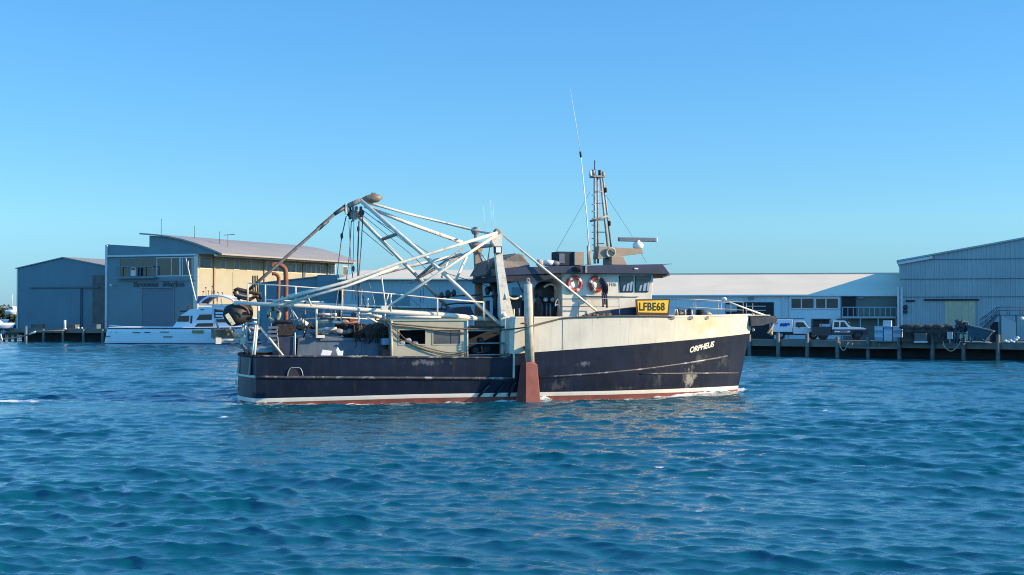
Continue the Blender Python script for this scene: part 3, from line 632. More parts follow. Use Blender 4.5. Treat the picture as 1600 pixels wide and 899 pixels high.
# bow bulwark in white, standing a little proud, with its closing plate at the after end
zb0 = lambda X: zpaint(max(X, 11.5))-.01; zb1 = lambda X: 3.70+.0008*(X-12)**2
b = MB(); zsb = [zb0, mid(zb0, zb1, .33), mid(zb0, zb1, .66), zb1]
for sd_ in (-1, 1): b.grid(hull_rows(sd_, zsb, 11.35, 8, 30, .012))
for sd_ in (-1, 1): b.prism([(11.33, zb0(12)), (11.39, zb0(12)), (11.39, 3.7), (11.33, 3.7)], XZ, sd_*(half(11.4, 3)+.012), sd_*(half(11.4, 3)-.55))
bul = part(b, 'bow_bulwark', 'bulwark')
cap = MB()
for sd_ in (-1, 1): cap.tube([(p[0], p[1]*.995, p[2]) for p in [r[0] for r in hull_rows(sd_, [zb1], 11.35, 8, 30, -.02)]], .055, 8)
part(cap, 'cap_rail', 'bulwark', bul)
d = MB(); rr_ = hull_rows(-1, [lambda X: 2.95], 11.45, 8, 30, -.02)
d.grid([[r[0], (r[0][0], -r[0][1], r[0][2])] for r in rr_], smooth=False); part(d, 'foredeck', 'grime')
d = MB(); d.grid([[(X, -half(X, 1.1)+.03, 1.1), (X, half(X, 1.1)-.03, 1.1)] for X in (.02, 3, 6, 9, 11.44)], smooth=False); d.box(11.40, 11.46, -2.9, 2.9, 1.1, 2.95); part(d, 'working_deck', 'grime')
# rails and strakes along the side
for sd_ in (-1, 1):
    k = MB(); pts = [(X, sd_*(half(X, zknuckle(X))+.02), zknuckle(X)) for X in np.linspace(-.0, 11.6, 30)]; k.tube(pts, .062, 8)
    part(k, 'rubbing_strake', mat('worn_strake', (.06, .05, .05), .6, var=.4, scale=3, rust=.45, rust_c=(.5, .45, .4), rscale=2.2) if sd_ < 0 else 'grime')
    k = MB(); k.tube([(X, sd_*(half(X, zpaint(X))-.01), zpaint(X)+.015) for X in np.linspace(0, 11.4, 24)], .05, 8)
    part(k, 'gunwale', mat('worn_gunwale', (.035, .035, .045), .6, var=.4, scale=3, rust=.35, rust_c=(.55, .5, .42), rscale=1.7) if sd_ < 0 else 'black')
k = MB(); k.tube([(bulge(y)-.02, y, zknuckle(0)) for y in np.linspace(-2.7, 2.7, 15)], .06, 8); part(k, 'transom_rail', 'white')
for y in (-1.95, .2, 1.7):
    k = MB(); X = bulge(y)*.9-.03; k.hexa([(X-.02, y-.28, 1.2), (X+.03, y-.28, 1.2), (X+.03, y+.28, 1.2), (X-.02, y+.28, 1.2), (X+.04, y-.3, 1.98), (X+.09, y-.3, 1.98), (X+.09, y+.3, 1.98), (X+.04, y+.3, 1.98)]); part(k, 'transom_door', 'hopper')
k = MB(); k.tube([(bulge(y)*.85, y, 2.05) for y in np.linspace(-2.7, 2.7, 15)], .07, 8); part(k, 'transom_cap', 'black')
strk = lambda pts, w, nm, m='grime': part(MB().tube([(q.x, q.y-.01, q.z) for q in [onhull(*p) for p in pts]], w, 8), nm, m)
M['strakew'] = mat('scraped_strake', (.07, .068, .072), .5, var=.4, scale=3, rust=.5, rust_c=(.52, .50, .46), rscale=1.3)
strk([(842, 589.6), (880, 587.6), (930, 584), (1000, 577.5), (1060, 569.5), (1110, 561.5), (1136, 556.5)], .045, 'knuckle_strake', 'strakew')
strk([(1000, 584.2), (1040, 583.8), (1080, 583.4), (1120, 583.2), (1153, 583)], .035, 'bow_strake', 'strakew')
for a_, b_ in (((767, 599), (746, 620)), ((789.5, 598.5), (770, 619.5)), ((802.5, 598), (793.5, 619))):
    p, q = onhull(*a_), onhull(*b_); k = MB(); k.tube([(p.x, p.y-.10, p.z), (q.x, q.y-.10, q.z)], .06, 8); part(k, 'fender_bar', 'hull')
p = onhull(803, 571); k = MB(); k.box(11.50, 11.58, -half(11.5, 1.5)-.07, -half(11.5, 1.5)+.02, .98, 2.07); part(k, 'edge_plate', 'white')
# freeing port
p0 = onhull(461, 590); k = MB(); arc = [(p0.x-.34+.0*i, 0, 0) for i in range(1)]
arc = [(p0.x-.33*math.cos(a_), p0.y-.03, p0.z+.06+.36*min(1, 1.25*math.sin(a_))) for a_ in np.linspace(0, math.pi, 13)]
k.tube([(arc[0][0], arc[0][1], p0.z)]+arc+[(arc[-1][0], arc[-1][1], p0.z)], .024, 8); fp = part(k, 'freeing_port', 'steel')
k = MB(); k.prism([(a_[0], a_[2]) for a_ in arc]+[(arc[-1][0], p0.z), (arc[0][0], p0.z)], XZ, p0.y-.012, p0.y+.05); part(k, 'opening', 'dark', fp)
# ship's name, both bows carry it; the near one shows
c0 = onhull(1096.5, 543); ang = math.atan2(.063+.12, 1)
def on_bow(x, y, z):
    X = c0.x+x*math.cos(ang)-y*math.sin(ang)*.2; Zz = c0.z+x*math.sin(ang)+y; return (X, -half(X, Zz)-.014-z, Zz)
lettering('ORPHEUS', .37, on_bow, 'letterw', hull, shear=.16, bold=.012, spacing=.96)
lettering('ORPHEUS', .24, lambda x, y, z: (bulge(x)-.035-z, .75-x*.8, .78+y), 'letterw', hull)
lettering('FREMANTLE', .20, lambda x, y, z: (bulge(x)-.035-z, .75-x*.7, .50+y), 'letterw', hull)

# ------------------------------------------------------------------ wheelhouse and its roof
Yw = -2.0
wx0, wz1 = S(878, 428, Yw).x, S(900, 427, Yw).z
k = MB(); xf0, xf1 = S(1014.5, 480, Yw).x, S(1021.5, 430, Yw).x
k.prism([(wx0, 2.96), (xf0, 2.96), (xf1, wz1), (wx0, wz1)], XZ, Yw, 2.0); wh = part(k, 'wheelhouse', 'white', bevel=.03)
def wh_window(pts):
    P = [S(px, py, Yw) for px, py in pts]; P = [(p.x, p.z) for p in P]; cx = sum(p[0] for p in P)/4; cz = sum(p[1] for p in P)/4
    big = [(cx+(x-cx)*1.10, cz+(z-cz)*1.08) for x, z in P]
    k = MB(); k.prism(big, XZ, Yw-.035, Yw-.004); w = part(k, 'window', 'black', wh, bevel=.012)
    k = MB(); k.prism(P, XZ, Yw-.042, Yw-.036); part(k, 'pane', 'glass', w)
    for s0, s1 in ((.22, .36), (.48, .66), (.74, .9)):  # pale shapes laid on the pane to stand in for its reflections
        k = MB(); x0, x1 = P[0][0]+(P[1][0]-P[0][0])*s0, P[0][0]+(P[1][0]-P[0][0])*s1; z0 = P[3][1]; hgt = P[0][1]-z0
        k.prism([(x0, z0+.03), (x1-.02, z0+.03), (x1+.06, z0+hgt*(.35+.45*s0)), (x0+.05, z0+hgt*(.3+.45*s0))], XZ, Yw-.046, Yw-.043)
        part(k, 'pane_reflection', 'bin2', w)
wh_window([(968, 432), (988.5, 432), (988.5, 456), (969.5, 456)])
wh_window([(993, 432), (1016, 432), (1012, 456), (993.5, 456)])
rf = MB(); P = [S(*p, -2.42) for p in ((783, 419), (870, 416), (1036, 412.8), (1048, 428.6), (880, 427), (783, 431))]
rf.prism([(p.x, p.z) for p in P], XZ, -2.42, 2.42); roof = part(rf, 'wheelhouse_roof', 'navy', bevel=.02)
k = MB(); a_ = S(1047.5, 429.5, -2.3); k.prism([(S(1015, 0, 0).x-.3, a_.z-.16), (a_.x, a_.z-.03), (a_.x, a_.z+.0), (S(1015, 0, 0).x-.3, a_.z+.02)], XZ, -2.3, 2.3); part(k, 'visor_lining', 'tarp', roof)
k = MB(); p = S(994, 420, -2.43); k.box(p.x-.09, p.x+.09, -2.46, -2.425, p.z-.03, p.z+.03); part(k, 'roof_light', 'pvc', roof)
k = MB(); p = S(903, 421, -2.5); k.disc((p.x, -2.5, p.z), (1, -.3, 0), [(.05, -.25), (.13, -.15), (.15, .1), (.12, .16)], 14); part(k, 'horn', 'black', roof)
k = MB(); p = S(916, 418, -2.47); k.box(p.x-.05, p.x+.05, -2.47, -2.425, p.z-.25, p.z+.14); part(k, 'bracket', 'grime', roof)
c0 = S(957.5, 445, Yw); lettering('F06', .26, lambda x, y, z: (c0.x+x, Yw-.006-z, c0.z+y), 'grime', wh)
k = MB(); p, q = S(907, 463, Yw), S(998, 463.5, Yw); k.tube([(p.x, Yw-.05, p.z), (q.x, Yw-.05, q.z)], .022, 6); part(k, 'grab_rail', 'grime', wh)
# canvas awning abaft the wheelhouse
aw = MB(); X0, X1 = S(783, 420, -2.42).x, wx0-.02; zt_, zb_ = P[5].z-.01, S(800, 440.5, -2.42).z; ze_ = S(878, 428, -2.42).z-.12
aw.prism([(X0-.02, zb_), (X1-1.3, zb_+.03), (X1, ze_), (X1, zt_+.05), (X0, zt_)], XZ, -2.40, -2.36)
aw.prism([(X0-.02, zb_), (X1-1.3, zb_+.03), (X1, ze_), (X1, zt_+.05), (X0, zt_)], XZ, 2.36, 2.40)
aw.box(X0-.03, X0, -2.38, 2.38, zb_, zt_-.02)
part(aw, 'awning', 'awn')
for y in (-2.3, 2.3):
    k = MB(); k.tube([(X0+.1, y, 3.0), (X0+.1, y, zt_)], .05, 8); part(k, 'awning_post', 'grime')
k = MB(); wires(k, [(756, 441, 1.9), (783, 424, 1.9), (800, 418, 1.2)], 4); part(k, 'awning_strut', 'tarp')
rod([(803, 428, -2.2), (817, 457, -1.6)], 2.5, 'awning_brace', 'wire')
# things fixed on the roof
k = MB(); P = [S(*q, -1.5) for q in ((783, 419), (784, 407), (798, 400.5), (813, 397), (820, 399), (825, 406), (831, 418))]; k.prism([(q.x, q.z) for q in P], XZ, -1.5, 1.5)
bmesh.ops.subdivide_edges(k.bm, edges=k.bm.edges[:], cuts=3, use_grid_fill=True)
for v in k.bm.verts: v.co += Vector((mnoise.noise(v.co*1.7), mnoise.noise(v.co*1.7+Vector((9, 0, 0)))*2, .6*mnoise.noise(v.co*1.7+Vector((0, 9, 0)))))*.09
part(k, 'folded_tarp', mat('grey_tan_tarp', (.21, .185, .165), .85, var=.15, scale=2, bump=.5, bscale=4), roof, bevel=.04)
k = MB(); p = S(772, 414, 1.0); k.hexa([(p.x-.9, -.6, p.z-.55), (p.x+.6, -.6, p.z-.15), (p.x+.6, 2.2, p.z-.15), (p.x-.9, 2.2, p.z-.55), (p.x-.5, -.6, p.z+.1), (p.x+.6, -.6, p.z+.5), (p.x+.6, 2.2, p.z+.5), (p.x-.5, 2.2, p.z+.1)]); part(k, 'spray_hood', 'tarp', roof)
p, q = S(872, 415, -1.2), S(896.5, 393.5, -1.2)
k = MB(); k.box(p.x, q.x, -1.2, -.2, p.z, q.z); bx_ = part(k, 'roof_locker', 'awn', roof, bevel=.02)
k = MB(); k.box(p.x+.05, p.x+.32, -1.23, -1.203, p.z+.1, q.z-.1); part(k, 'grille', 'hopper', bx_)
p, q = S(897.5, 414.5, -1.3), S(913, 393.5, -1.3); k = MB(); k.box(p.x, q.x, -1.3, -.3, p.z, q.z); part(k, 'tan_box', 'tan', roof, bevel=.02)
p, q = S(955.5, 414, -.9), S(972, 400.5, -.9); k = MB(); k.prism([(p.x, p.z), (q.x+.28, p.z), (q.x+.1, q.z-.02), (q.x-.1, q.z), (p.x, q.z)], XZ, -.9, .3); part(k, 'vent_housing', 'tan', roof, bevel=.02)
k = MB(); pl = [S(*p_, -.6) for p_ in ((934, 405), (936, 384.5), (958, 386.5), (1003, 389), (1005, 396.5), (950, 403))]; k.prism([(p_.x, p_.z) for p_ in pl], XZ, -.6, .1); arm = part(k, 'radar_arm', 'tan', roof, bevel=.015)
k = MB(); p = S(954, 395, -.63); k.ring((p.x, -.66, p.z), (0, 1, .25), .22, .05, 18, 6); part(k, 'hose_coil', 'paleline', arm)
k = MB(); p = S(1004, 392.5, -.63); k.disc((p.x+.03, -.3, p.z), (1, 0, 0), [(.1, 0), (.12, .05), (.08, .1)], 10); part(k, 'end_lamp', 'hopper', arm)
p = S(997, 384, -.25); k = MB(); k.disc((p.x, -.25, p.z-.16), (0, 0, 1), [(.16, 0), (.25, .06), (.27, .2), (.2, .3), (.1, .36), (.1, .42)], 18); rd = part(k, 'radar', 'pvc', roof)
a_, b_ = S(966, 374.2, -.25), S(1027, 372.6, -.25)
k = MB(); k.box(a_.x, b_.x-.1, -.33, -.17, a_.z-.1, a_.z+.1); part(k, 'scanner_bar', 'hopper', rd, bevel=.03)
k = MB(); k.box(b_.x-.095, b_.x, -.335, -.165, a_.z-.105, a_.z+.105); part(k, 'scanner_end', 'pvc', rd, bevel=.03)
# lattice mast
ms = MB()
def leg(a_, b_, w, y0, y1): ms.tube([S(a_[0], a_[1], y0), S(b_[0], b_[1], y1)], w/68, 8)
leg((929.5, 412), (929.5, 277), 4.4, -.45, -.2); leg((934.5, 412), (933.5, 277), 3.2, .45, .2)
leg((949.5, 386), (938, 275), 4, -.45, -.2); leg((955, 386), (942, 277), 3.2, .45, .2)
mast = part(ms, 'mast', mat('weathered_mast', (.34, .31, .27), .6, var=.3, scale=5, rust=.35, rust_c=(.14, .08, .05), rscale=4))
for py, xa_, xb_ in ((300, 930, 941), (318, 929.5, 943), (344, 929.5, 947), (363, 929.5, 949), (381, 929.5, 951)):
    k = MB(); wires(k, [(xa_, py, -.3), (xb_, py, -.3)], 1.8); part(k, 'crossbar', 'grime', mast)
for py in (305, 320, 331, 342, 352, 363, 373, 383, 392):
    k = MB(); wires(k, [(924.5, py, -.36), (930, py, -.36)], 1.6); part(k, 'rung', 'grime', mast)
k = MB(); p = S(934, 276, 0); k.box(p.x-.32, p.x+.27, -.3, .3, p.z-.06, p.z+.03); part(k, 'platform', 'grime', mast)
k = MB(); wires(k, [(922, 346, -.4), (934, 342.5, -.4), (949, 338, -.4)], 4); wires(k, [(948, 341, -.4), (953, 341, -.2)], 2); part(k, 'crosstree', 'grime', mast)
for px, py, m_ in ((922.5, 272, 'pvc'), (927, 270, 'grime'), (942.5, 273, 'grime'), (946, 298, 'black'), (952, 350, 'black')):
    k = MB(); p = S(px, py, -.25); k.disc((p.x, -.25, p.z-.1), (0, 0, 1), [(.05, 0), (.08, .04), (.08, .2), (.04, .25)], 10); part(k, 'mast_lamp', m_, mast)
k = MB(); wires(k, [(929.5, 276, 0), (929.3, 251, 0)], 2.6); part(k, 'aerial', 'hopper', mast)
k = MB(); wires(k, [(937, 276, 0), (936.8, 266, 0)], 4.6); part(k, 'aerial', 'black', mast)
k = MB(); k.tube([S(922, 412, -1.0), S(916, 330, -1.0), S(907.5, 243, -1.0)], .034, 8, r2=.022); ant = part(k, 'whip_aerial', 'pvc')
k = MB(); k.tube([S(907.6, 246, -1.0), S(906.6, 237, -1.0)], .05, 8); part(k, 'joint', 'black', ant)
k = MB(); k.tube([S(906.7, 238, -1.0), S(899.5, 190, -1.0), S(891, 139, -1.0)], .014, 6, r2=.005); part(k, 'tip', 'pvc', ant)
k = MB(); k.tube([S(921, 414, -1.05), S(920.5, 392, -1.05)], .10, 8); part(k, 'mount', 'grime', ant)
rod([(919.5, 414, -1.1), (918.5, 384, -1.1)], 4, 'aerial_bracket', 'grime')
for px, top in ((755, 322), (766, 312), (770, 316)): rod([(px+3, 362, .5), (px, top, .5)], .55, 'thin_aerial', 'pvc', n=5)
for pts in (((922, 300, -.1), (868, 395, 1)), ((943, 300, 0), (985, 365, 0), (1010, 411, 0))): rod(pts, .55, 'mast_stay', 'wire', n=5)
rod([(1036, 413.5, -1.6), (1050, 412.5, -1.6)], 1, 'forward_aerial', 'wire', n=5)
# roof clutter behind the awning
for px, py, m_ in ((858, 411, 'pvc'), (866, 412, 'hopper')):
    k = MB(); p = S(px, py, -1.2); k.lump((p.x, -1.1, p.z), (.32, .3, .16), .15, 1.5, 2, seed=int(px)); part(k, 'roof_bundle', m_, roof)
k = MB(); p = S(843, 411, -1.8); k.lump((p.x, -1.8, p.z), (.18, .2, .2), .3, 2, 2, seed=9); part(k, 'rope_coil', 'paleline', roof)

# ------------------------------------------------------------------ gallows, gantry, booms
def post(pts, y, dp, name, m='pipe'):     # pts = (px, py, half width px), a box section tapering along the photograph
    k = MB(); rows = []
    for px, py, hw in pts:
        p = S(px, py, y); w = hw/34; rows.append([(p.x-w, y-dp, p.z), (p.x+w, y-dp, p.z), (p.x+w, y+dp, p.z), (p.x-w, y+dp, p.z), (p.x-w, y-dp, p.z)])
    k.grid(rows, smooth=False); return part(k, name, m)
g1 = post([(775.5, 364, 5), (775, 368, 9), (775, 378, 8.2), (777.5, 386, 5.6), (780, 412, 5.8), (784, 440, 6.6), (788, 470, 8), (792, 495, 10.5), (795, 560, 13)], -2.35, .15, 'gallows_post')
k = MB(); p = S(777, 391, -2.55); k.box(p.x-.17, p.x+.17, -2.75, -2.51, p.z-.16, p.z+.16); fl = part(k, 'floodlight', 'black', g1, bevel=.02)
k = MB(); k.box(p.x-.12, p.x+.12, -2.756, -2.752, p.z-.12, p.z+.12); part(k, 'lens', 'pvc', fl)
k = MB(); p = S(777, 363, -2.35); k.disc((p.x, -2.5, p.z), (0, 1, 0), [(.12, 0), (.17, .05), (.17, .25), (.12, .3)], 14); part(k, 'head_sheave', 'grime', g1)
k = MB(); p = S(788, 492, -2.55); k.lump((p.x, -2.56, p.z), (.1, .06, .09), .4, 2, 2, seed=4); part(k, 'fouling', 'pvc', g1)
g2 = post([(742, 378, 12), (745, 388, 9), (746, 396, 5.5), (747.5, 440, 5.2), (749, 495, 6)], 2.35, .15, 'gallows_post', mat('rust_streaked_post', (.30, .27, .24), .6, var=.25, scale=3, rust=.75, rust_c=(.42, .20, .06), rscale=2.2))
k = MB(); p = S(743, 361, 2.35); k.disc((p.x, 2.2, p.z), (0, 1, 0), [(.14, 0), (.2, .05), (.2, .25), (.14, .3)], 14); k.box(p.x-.04, p.x+.04, 2.2, 2.5, p.z-.5, p.z); part(k, 'head_sheave', 'grime', g2)
k = MB(); k.tube([S(775, 383, -2.35), S(745, 386, 2.35)], .09, 8); part(k, 'gallows_crossbar', 'grime')
# after gantry: two long legs leaning aft to a common head
AP = (563, 313, -.35)
gn = MB(); gn.tube([S(*AP), S(668, 404, -1.3), S(783, 509, -2.35)], .098, 10); gn.tube([S(556, 334, .35), S(640, 420, 1.2), S(708, 488, 2.2)], .09, 10); gan = part(gn, 'gantry', 'pipe')
k = MB(); k.tube([S(598, 374, .75), S(620, 366, -.85)], .085, 8); part(k, 'rung', 'grime', gan)
k = MB(); k.tube([S(655, 432, 1.3), S(677, 413, -1.4)], .07, 8); part(k, 'rung', 'grime', gan)
k = MB(); k.tube([S(564, 313, -.35), S(537, 325, .1)], .12, 8); k.tube([S(563, 330, 0), S(540, 333, .1)], .07, 8); part(k, 'head_beam', 'grime', gan)
for px, py, ww in ((541, 328, .9), (547, 334, 1.2), (552, 337, 1.25), (557, 335, 1.1), (564, 333, .9)):
    k = MB(); p = S(px, py, random.uniform(-.3, .3)); h_ = .22*ww; k.disc((p.x, p.y-.05, p.z), (.35, 1, .1), [(.1*ww, 0), (.15*ww, .03), (.15*ww, .13), (.1*ww, .16)], 12); k.box(p.x-.045, p.x+.045, p.y-.08, p.y+.14, p.z-h_, p.z+h_*1.5); part(k, 'pulley_block', random.choice(['grime', 'darkgear', 'pipe']), gan)
k = MB(); p = S(585, 309.5, -.3); k.disc((p.x-.62, -.3, p.z-.05), (1, 0, .06), [(.02, 0), (.14, .25), (.21, .55), (.19, .8), (.03, 1.0)], 14); k.box(p.x-.15, p.x+.05, -.33, -.27, p.z+.1, p.z+.24); part(k, 'head_lamp', mat('brown_lamp', (.20, .16, .12), .5, var=.3, scale=5), gan)
rod([(566, 314.5, -.3), (640, 335, .8), (743, 360.5, 2.2), (771, 366, -2.2)], 4.2, 'top_stay', 'pipe')
rod([(570, 322, .2), (640, 350, 1.2), (722, 379, 2.2)], 6, 'gallows_brace', 'pipe', n=10)
# heavy wrapped pole running down to the stern
ps = MB(); ps.tube([S(541, 322.5, 0), S(520, 337, -.3), S(480, 373, -.8), S(430, 417, -1.2), S(372, 468, -1.6)], .075, 8); part(ps, 'stern_pole', mat('dark_wrapped_pole', (.10, .095, .09), .7, var=.5, scale=5))
k = MB(); k.tube([S(541, 322.5, 0), S(523, 334.5, -.3)], .12, 8, r2=.09); part(k, 'pole_binding', 'wire')
k = MB(); k.tube([S(512, 345, -.42), S(497, 358, -.55)], .10, 8); part(k, 'pole_binding', 'wire')
# near outrigger stowed fore and aft: lower boom, upper chord, rungs
ob = MB(); ob.tube([S(366, 473.5, -2.5), S(480, 478.5, -2.4), S(620, 488, -2.2), S(700, 493, -2.05), S(772, 500.5, -1.9)], .088, 10, r2=.130); out1 = part(ob, 'outrigger_boom', 'pipe')
k = MB(); k.tube([S(777, 364, -2.5), S(700, 388, -2.6), S(620, 412.5, -2.7), S(540, 441, -2.8), S(427, 472, -2.9)], .072, 10); part(k, 'upper_chord', 'pipe', out1)
k = MB(); k.tube([S(773, 369, -2.5), S(690, 424, -2.6), S(601, 483, -2.85)], .062, 10); part(k, 'diagonal', 'pipe', out1)
k = MB(); k.tube([S(622, 417, -2.65), S(540, 448, -2.75), S(444, 475, -2.85)], .06, 8); part(k, 'tie_rod', 'pipe', out1)
for px, py, qx, qy in ((596, 431, 603, 484), (480, 462, 487, 478)):
    k = MB(); k.tube([S(px, py, -2.75), S(qx, qy, -2.88)], .03, 6); part(k, 'strut', 'pipe', out1)
k = MB(); p = S(601, 483, -2.88); k.box(p.x-.16, p.x+.12, -2.98, -2.78, p.z-.05, p.z+.14); part(k, 'lug', 'pipe', out1)
# far outrigger
ob = MB(); ob.tube([S(722, 398, 2.4), S(640, 416, 2.6), S(548, 440, 2.8), S(440, 466, 2.9)], .085, 8); ob.tube([S(705, 483, 2.6), S(560, 480, 2.8), S(440, 472, 2.9)], .10, 8); out2 = part(ob, 'outrigger_boom', 'pipe')
k = MB(); k.tube([S(735, 393, 2.4), S(690, 415, 2.0), S(640, 443, 1.8)], .05, 8); part(k, 'diagonal', 'grime', out2)
# braces round the gallows
rod([(782, 365, -2.35), (850, 420, -2.6), (932, 486, -2.75)], 3.6, 'gallows_stay', 'pipe')
rod([(729, 402, 1.8), (711, 440, .5)], 4.2, 'brace', 'pipe')
rod([(702, 402, 1.6), (690, 434, 1.2)], 3.4, 'brace', 'pipe')
rod([(745, 388, 2.3), (757, 418, 1.6)], 2.6, 'brace', 'grime'); rod([(767, 378, -1.2), (760, 422, -.6)], 2.4, 'brace', 'grime'); rod([(747, 392, 2.3), (765, 412, 1.2)], 2.4, 'brace', 'pipe')
rod([(724, 388, 2), (690, 412, .6), (644, 441, .2)], 3.2, 'brace', 'grime')
for pts, w in ((((566, 328, 0), (640, 384, .6), (700, 428, 1), (786, 455, 1.5)), 1.2), (((566, 336, 0), (640, 396, .6), (676, 430, .8)), 1), (((566, 360, .2), (614, 400, .6)), 1.2), (((590, 345, .3), (672, 397, 1.4)), 1),
               (((541, 338, .1), (534, 370, .1), (528, 420, -.5), (525, 455, -.8)), 1.7), (((549, 345, 0), (546, 400, -.3), (541, 440, -.6), (533, 486, -.8)), 1.5), (((553, 347, 0), (552, 400, 0), (550, 470, -.4)), 1), (((561, 345, 0), (559, 400, -.2), (560, 480, -.8)), 2.3), (((567, 335, -.2), (564, 390, -.3), (560, 440, -.6), (572, 482, -1)), 1.7), (((545, 345, 0), (549, 420, -.2), (556, 470, -.6)), .9),
               (((782, 384, 0), (781, 430, 0)), .8), (((657, 440, .8), (657, 474, .8)), .8), (((662, 445, .8), (661, 474, .8)), .8)):
    rod(pts, w, 'rigging_wire', 'wire', n=5)
for px, py in ((534, 369), (552, 420), (560, 358)): 
    k = MB(); p = S(px, py, .05); k.lump((p.x, p.y, p.z), (.07, .06, .15), .1, 1, 2, seed=px); part(k, 'rigging_block', 'darkgear')
# upper catwalk railing
rl = MB(); wires(rl, [(387, 443, -2.3), (462, 448, -2.3), (535, 453.5, -2.3), (612, 459.5, -2.3), (683, 466.5, -2.3), (756, 472.5, -2.3)], 2.2); railing = part(rl, 'catwalk_railing', 'pipe')
for px, a_, b_ in ((387, 443, 474), (414.5, 445, 474), (462, 448, 478), (535, 453, 482), (611, 459.5, 487), (683.5, 466.5, 494), (755.5, 472, 500)):
    k = MB(); wires(k, [(px, a_, -2.3), (px, b_, -2.3)], 2.4); part(k, 'stanchion', 'pipe', railing)
k = MB(); wires(k, [(607, 459, -2.3), (602, 480, -2.3)], 2); part(k, 'stanchion', 'pipe', railing)
rod([(413, 468.5, -1.9), (440, 470, -1.9), (505, 472, -1.9)], 2, 'lower_rail', 'pipe')
rod([(560, 480, .8), (640, 482, .8), (730, 484, .8)], 2, 'far_rail', 'wire')

# ------------------------------------------------------------------ stabiliser at the side
st_ = MB(); st_.tube([S(825, 444, -3.55), S(826, 500, -3.55), S(828, 570, -3.5)], .19, 12, r2=.215); sp = part(st_, 'stabiliser_pole', 'wood')
k = MB(); p = S(825, 444, -3.55); k.tube([(p.x, -3.55, p.z-.05), (p.x, -3.55, p.z+.1)], .12, 8); k.ring((p.x, -3.55, p.z+.18), (0, 1, .2), .07, .03, 12, 6); part(k, 'shackle', 'grime', sp)
k = MB(); p = S(822.5, 506, -3.8); [k.ring((p.x, -3.79, p.z+.12*i), (1, 0, .3), .06, .022, 10, 6) for i in range(3)]; part(k, 'chain', 'grime', sp)
k = MB(); k.tube([S(833.5, 470, -3.6), S(833.5, 500, -3.62), S(834, 558, -3.6)], .025, 6); k.tube([S(833, 470, -3.6), S(831, 466, -3.6)], .03, 6); part(k, 'conduit', 'rope', sp)
fn = MB(); zt_, zb_ = S(827, 566, -3.55).z, -.5
def sec(px_l, px_m, px_r, z, py): a_, b_, c_ = S(px_l, py, -3.35), S(px_m, py, -3.75), S(px_r, py, -3.55); return [(a_.x, -3.2, z), (b_.x, -3.78, z), (c_.x-.12, -3.72, z), (c_.x, -3.45, z), (c_.x-.1, -3.15, z), (a_.x, -3.2, z)]
rows = [sec(817, 821.5, 836, zt_, 566), sec(815, 821.5, 840.5, zt_-.12, 574), sec(809, 821.5, 845, .15, 622), sec(805, 821.5, 848, -.5, 640)]
fn.grid(rows, smooth=False); fn.bm.faces.new([v for v in fn.bm.verts[:5]]); fin = part(fn, 'stabiliser_fin', 'antifoul')
for X_, z_ in ((12.6, 2.35), (12.6, 1.2)):
    k = MB(); k.box(12.0, 12.25, -3.4, -half(12.1, z_)+.01, z_-.07, z_+.07); part(k, 'fin_bracket', 'hull')

# ------------------------------------------------------------------ deckhouse abaft the break
Yd = -2.62
a_, b_ = S(613, 559, Yd), S(728, 501, Yd); xa_, xb_, za_, zb_ = a_.x, b_.x, 1.82, S(670, 501.5, Yd).z
k = MB()
wn = [(S(623.5, 0, 0).x, 0)]
W1 = (S(624, 538, Yd), S(664.5, 516, Yd)); W2 = (S(677, 538, Yd), S(719, 516, Yd))
zlo, zhi = W1[0].z, W1[1].z
k.box(xa_, xb_, Yd, Yd+.05, 1.12, zlo); k.box(xa_, xb_, Yd, Yd+.05, zhi, zb_)
for x0, x1 in ((xa_, W1[0].x), (W1[1].x, W2[0].x), (W2[1].x, xb_)): k.box(x0, x1, Yd, Yd+.05, zlo, zhi)
k.box(xa_, xa_+.05, Yd+.052, 1.6, 1.12, zb_); k.box(xb_-.05, xb_, Yd+.052, 1.6, 1.12, zb_); k.box(xa_+.052, xb_-.052, 1.55, 1.6, 1.12, zb_)
dh = part(k, 'deckhouse', 'khaki')
k = MB(); k.box(xa_-.1, xb_+.1, Yd-.06, 1.7, zb_+.003, zb_+.09); part(k, 'roof', 'khaki', dh)
for w_, pane in ((W1, 'dark'), (W2, 'greyglass')):
    k = MB(); x0, x1 = w_[0].x, w_[1].x
    k.box(x0-.05, x1+.05, Yd-.02, Yd-.003, zlo-.05, zlo); k.box(x0-.05, x1+.05, Yd-.02, Yd-.003, zhi, zhi+.05); k.box(x0-.05, x0, Yd-.02, Yd-.003, zlo, zhi); k.box(x1, x1+.05, Yd-.02, Yd-.003, zlo, zhi)
    wn = part(k, 'window', 'khaki', dh)
    if pane == 'greyglass': k = MB(); k.box(x0, x1, Yd+.015, Yd+.035, zlo, zhi); part(k, 'pane', pane, wn); k = MB(); k.box(x0+.8, x0+.83, Yd+.005, Yd+.012, zlo, zhi); part(k, 'mullion', 'black', wn)
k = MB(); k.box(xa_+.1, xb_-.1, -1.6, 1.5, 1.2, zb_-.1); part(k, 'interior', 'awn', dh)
for z in (zb_-.04,): k = MB(); k.tube([(xa_+.1, Yd-.1, zb_+.17), (xa_+2.2, Yd-.1, zb_+.17)], .05, 8); part(k, 'roof_tube', 'pipe', dh)
k = MB(); k.tube([(xb_+.06, Yd-.02, 1.9), (xb_+.06, Yd-.02, zb_)], .045, 8); part(k, 'corner_post', 'pipe', dh)
k = MB(); k.tube([(xa_-.04, Yd-.02, 1.9), (xa_-.04, Yd-.02, zb_)], .045, 8); part(k, 'corner_post', 'pipe', dh)
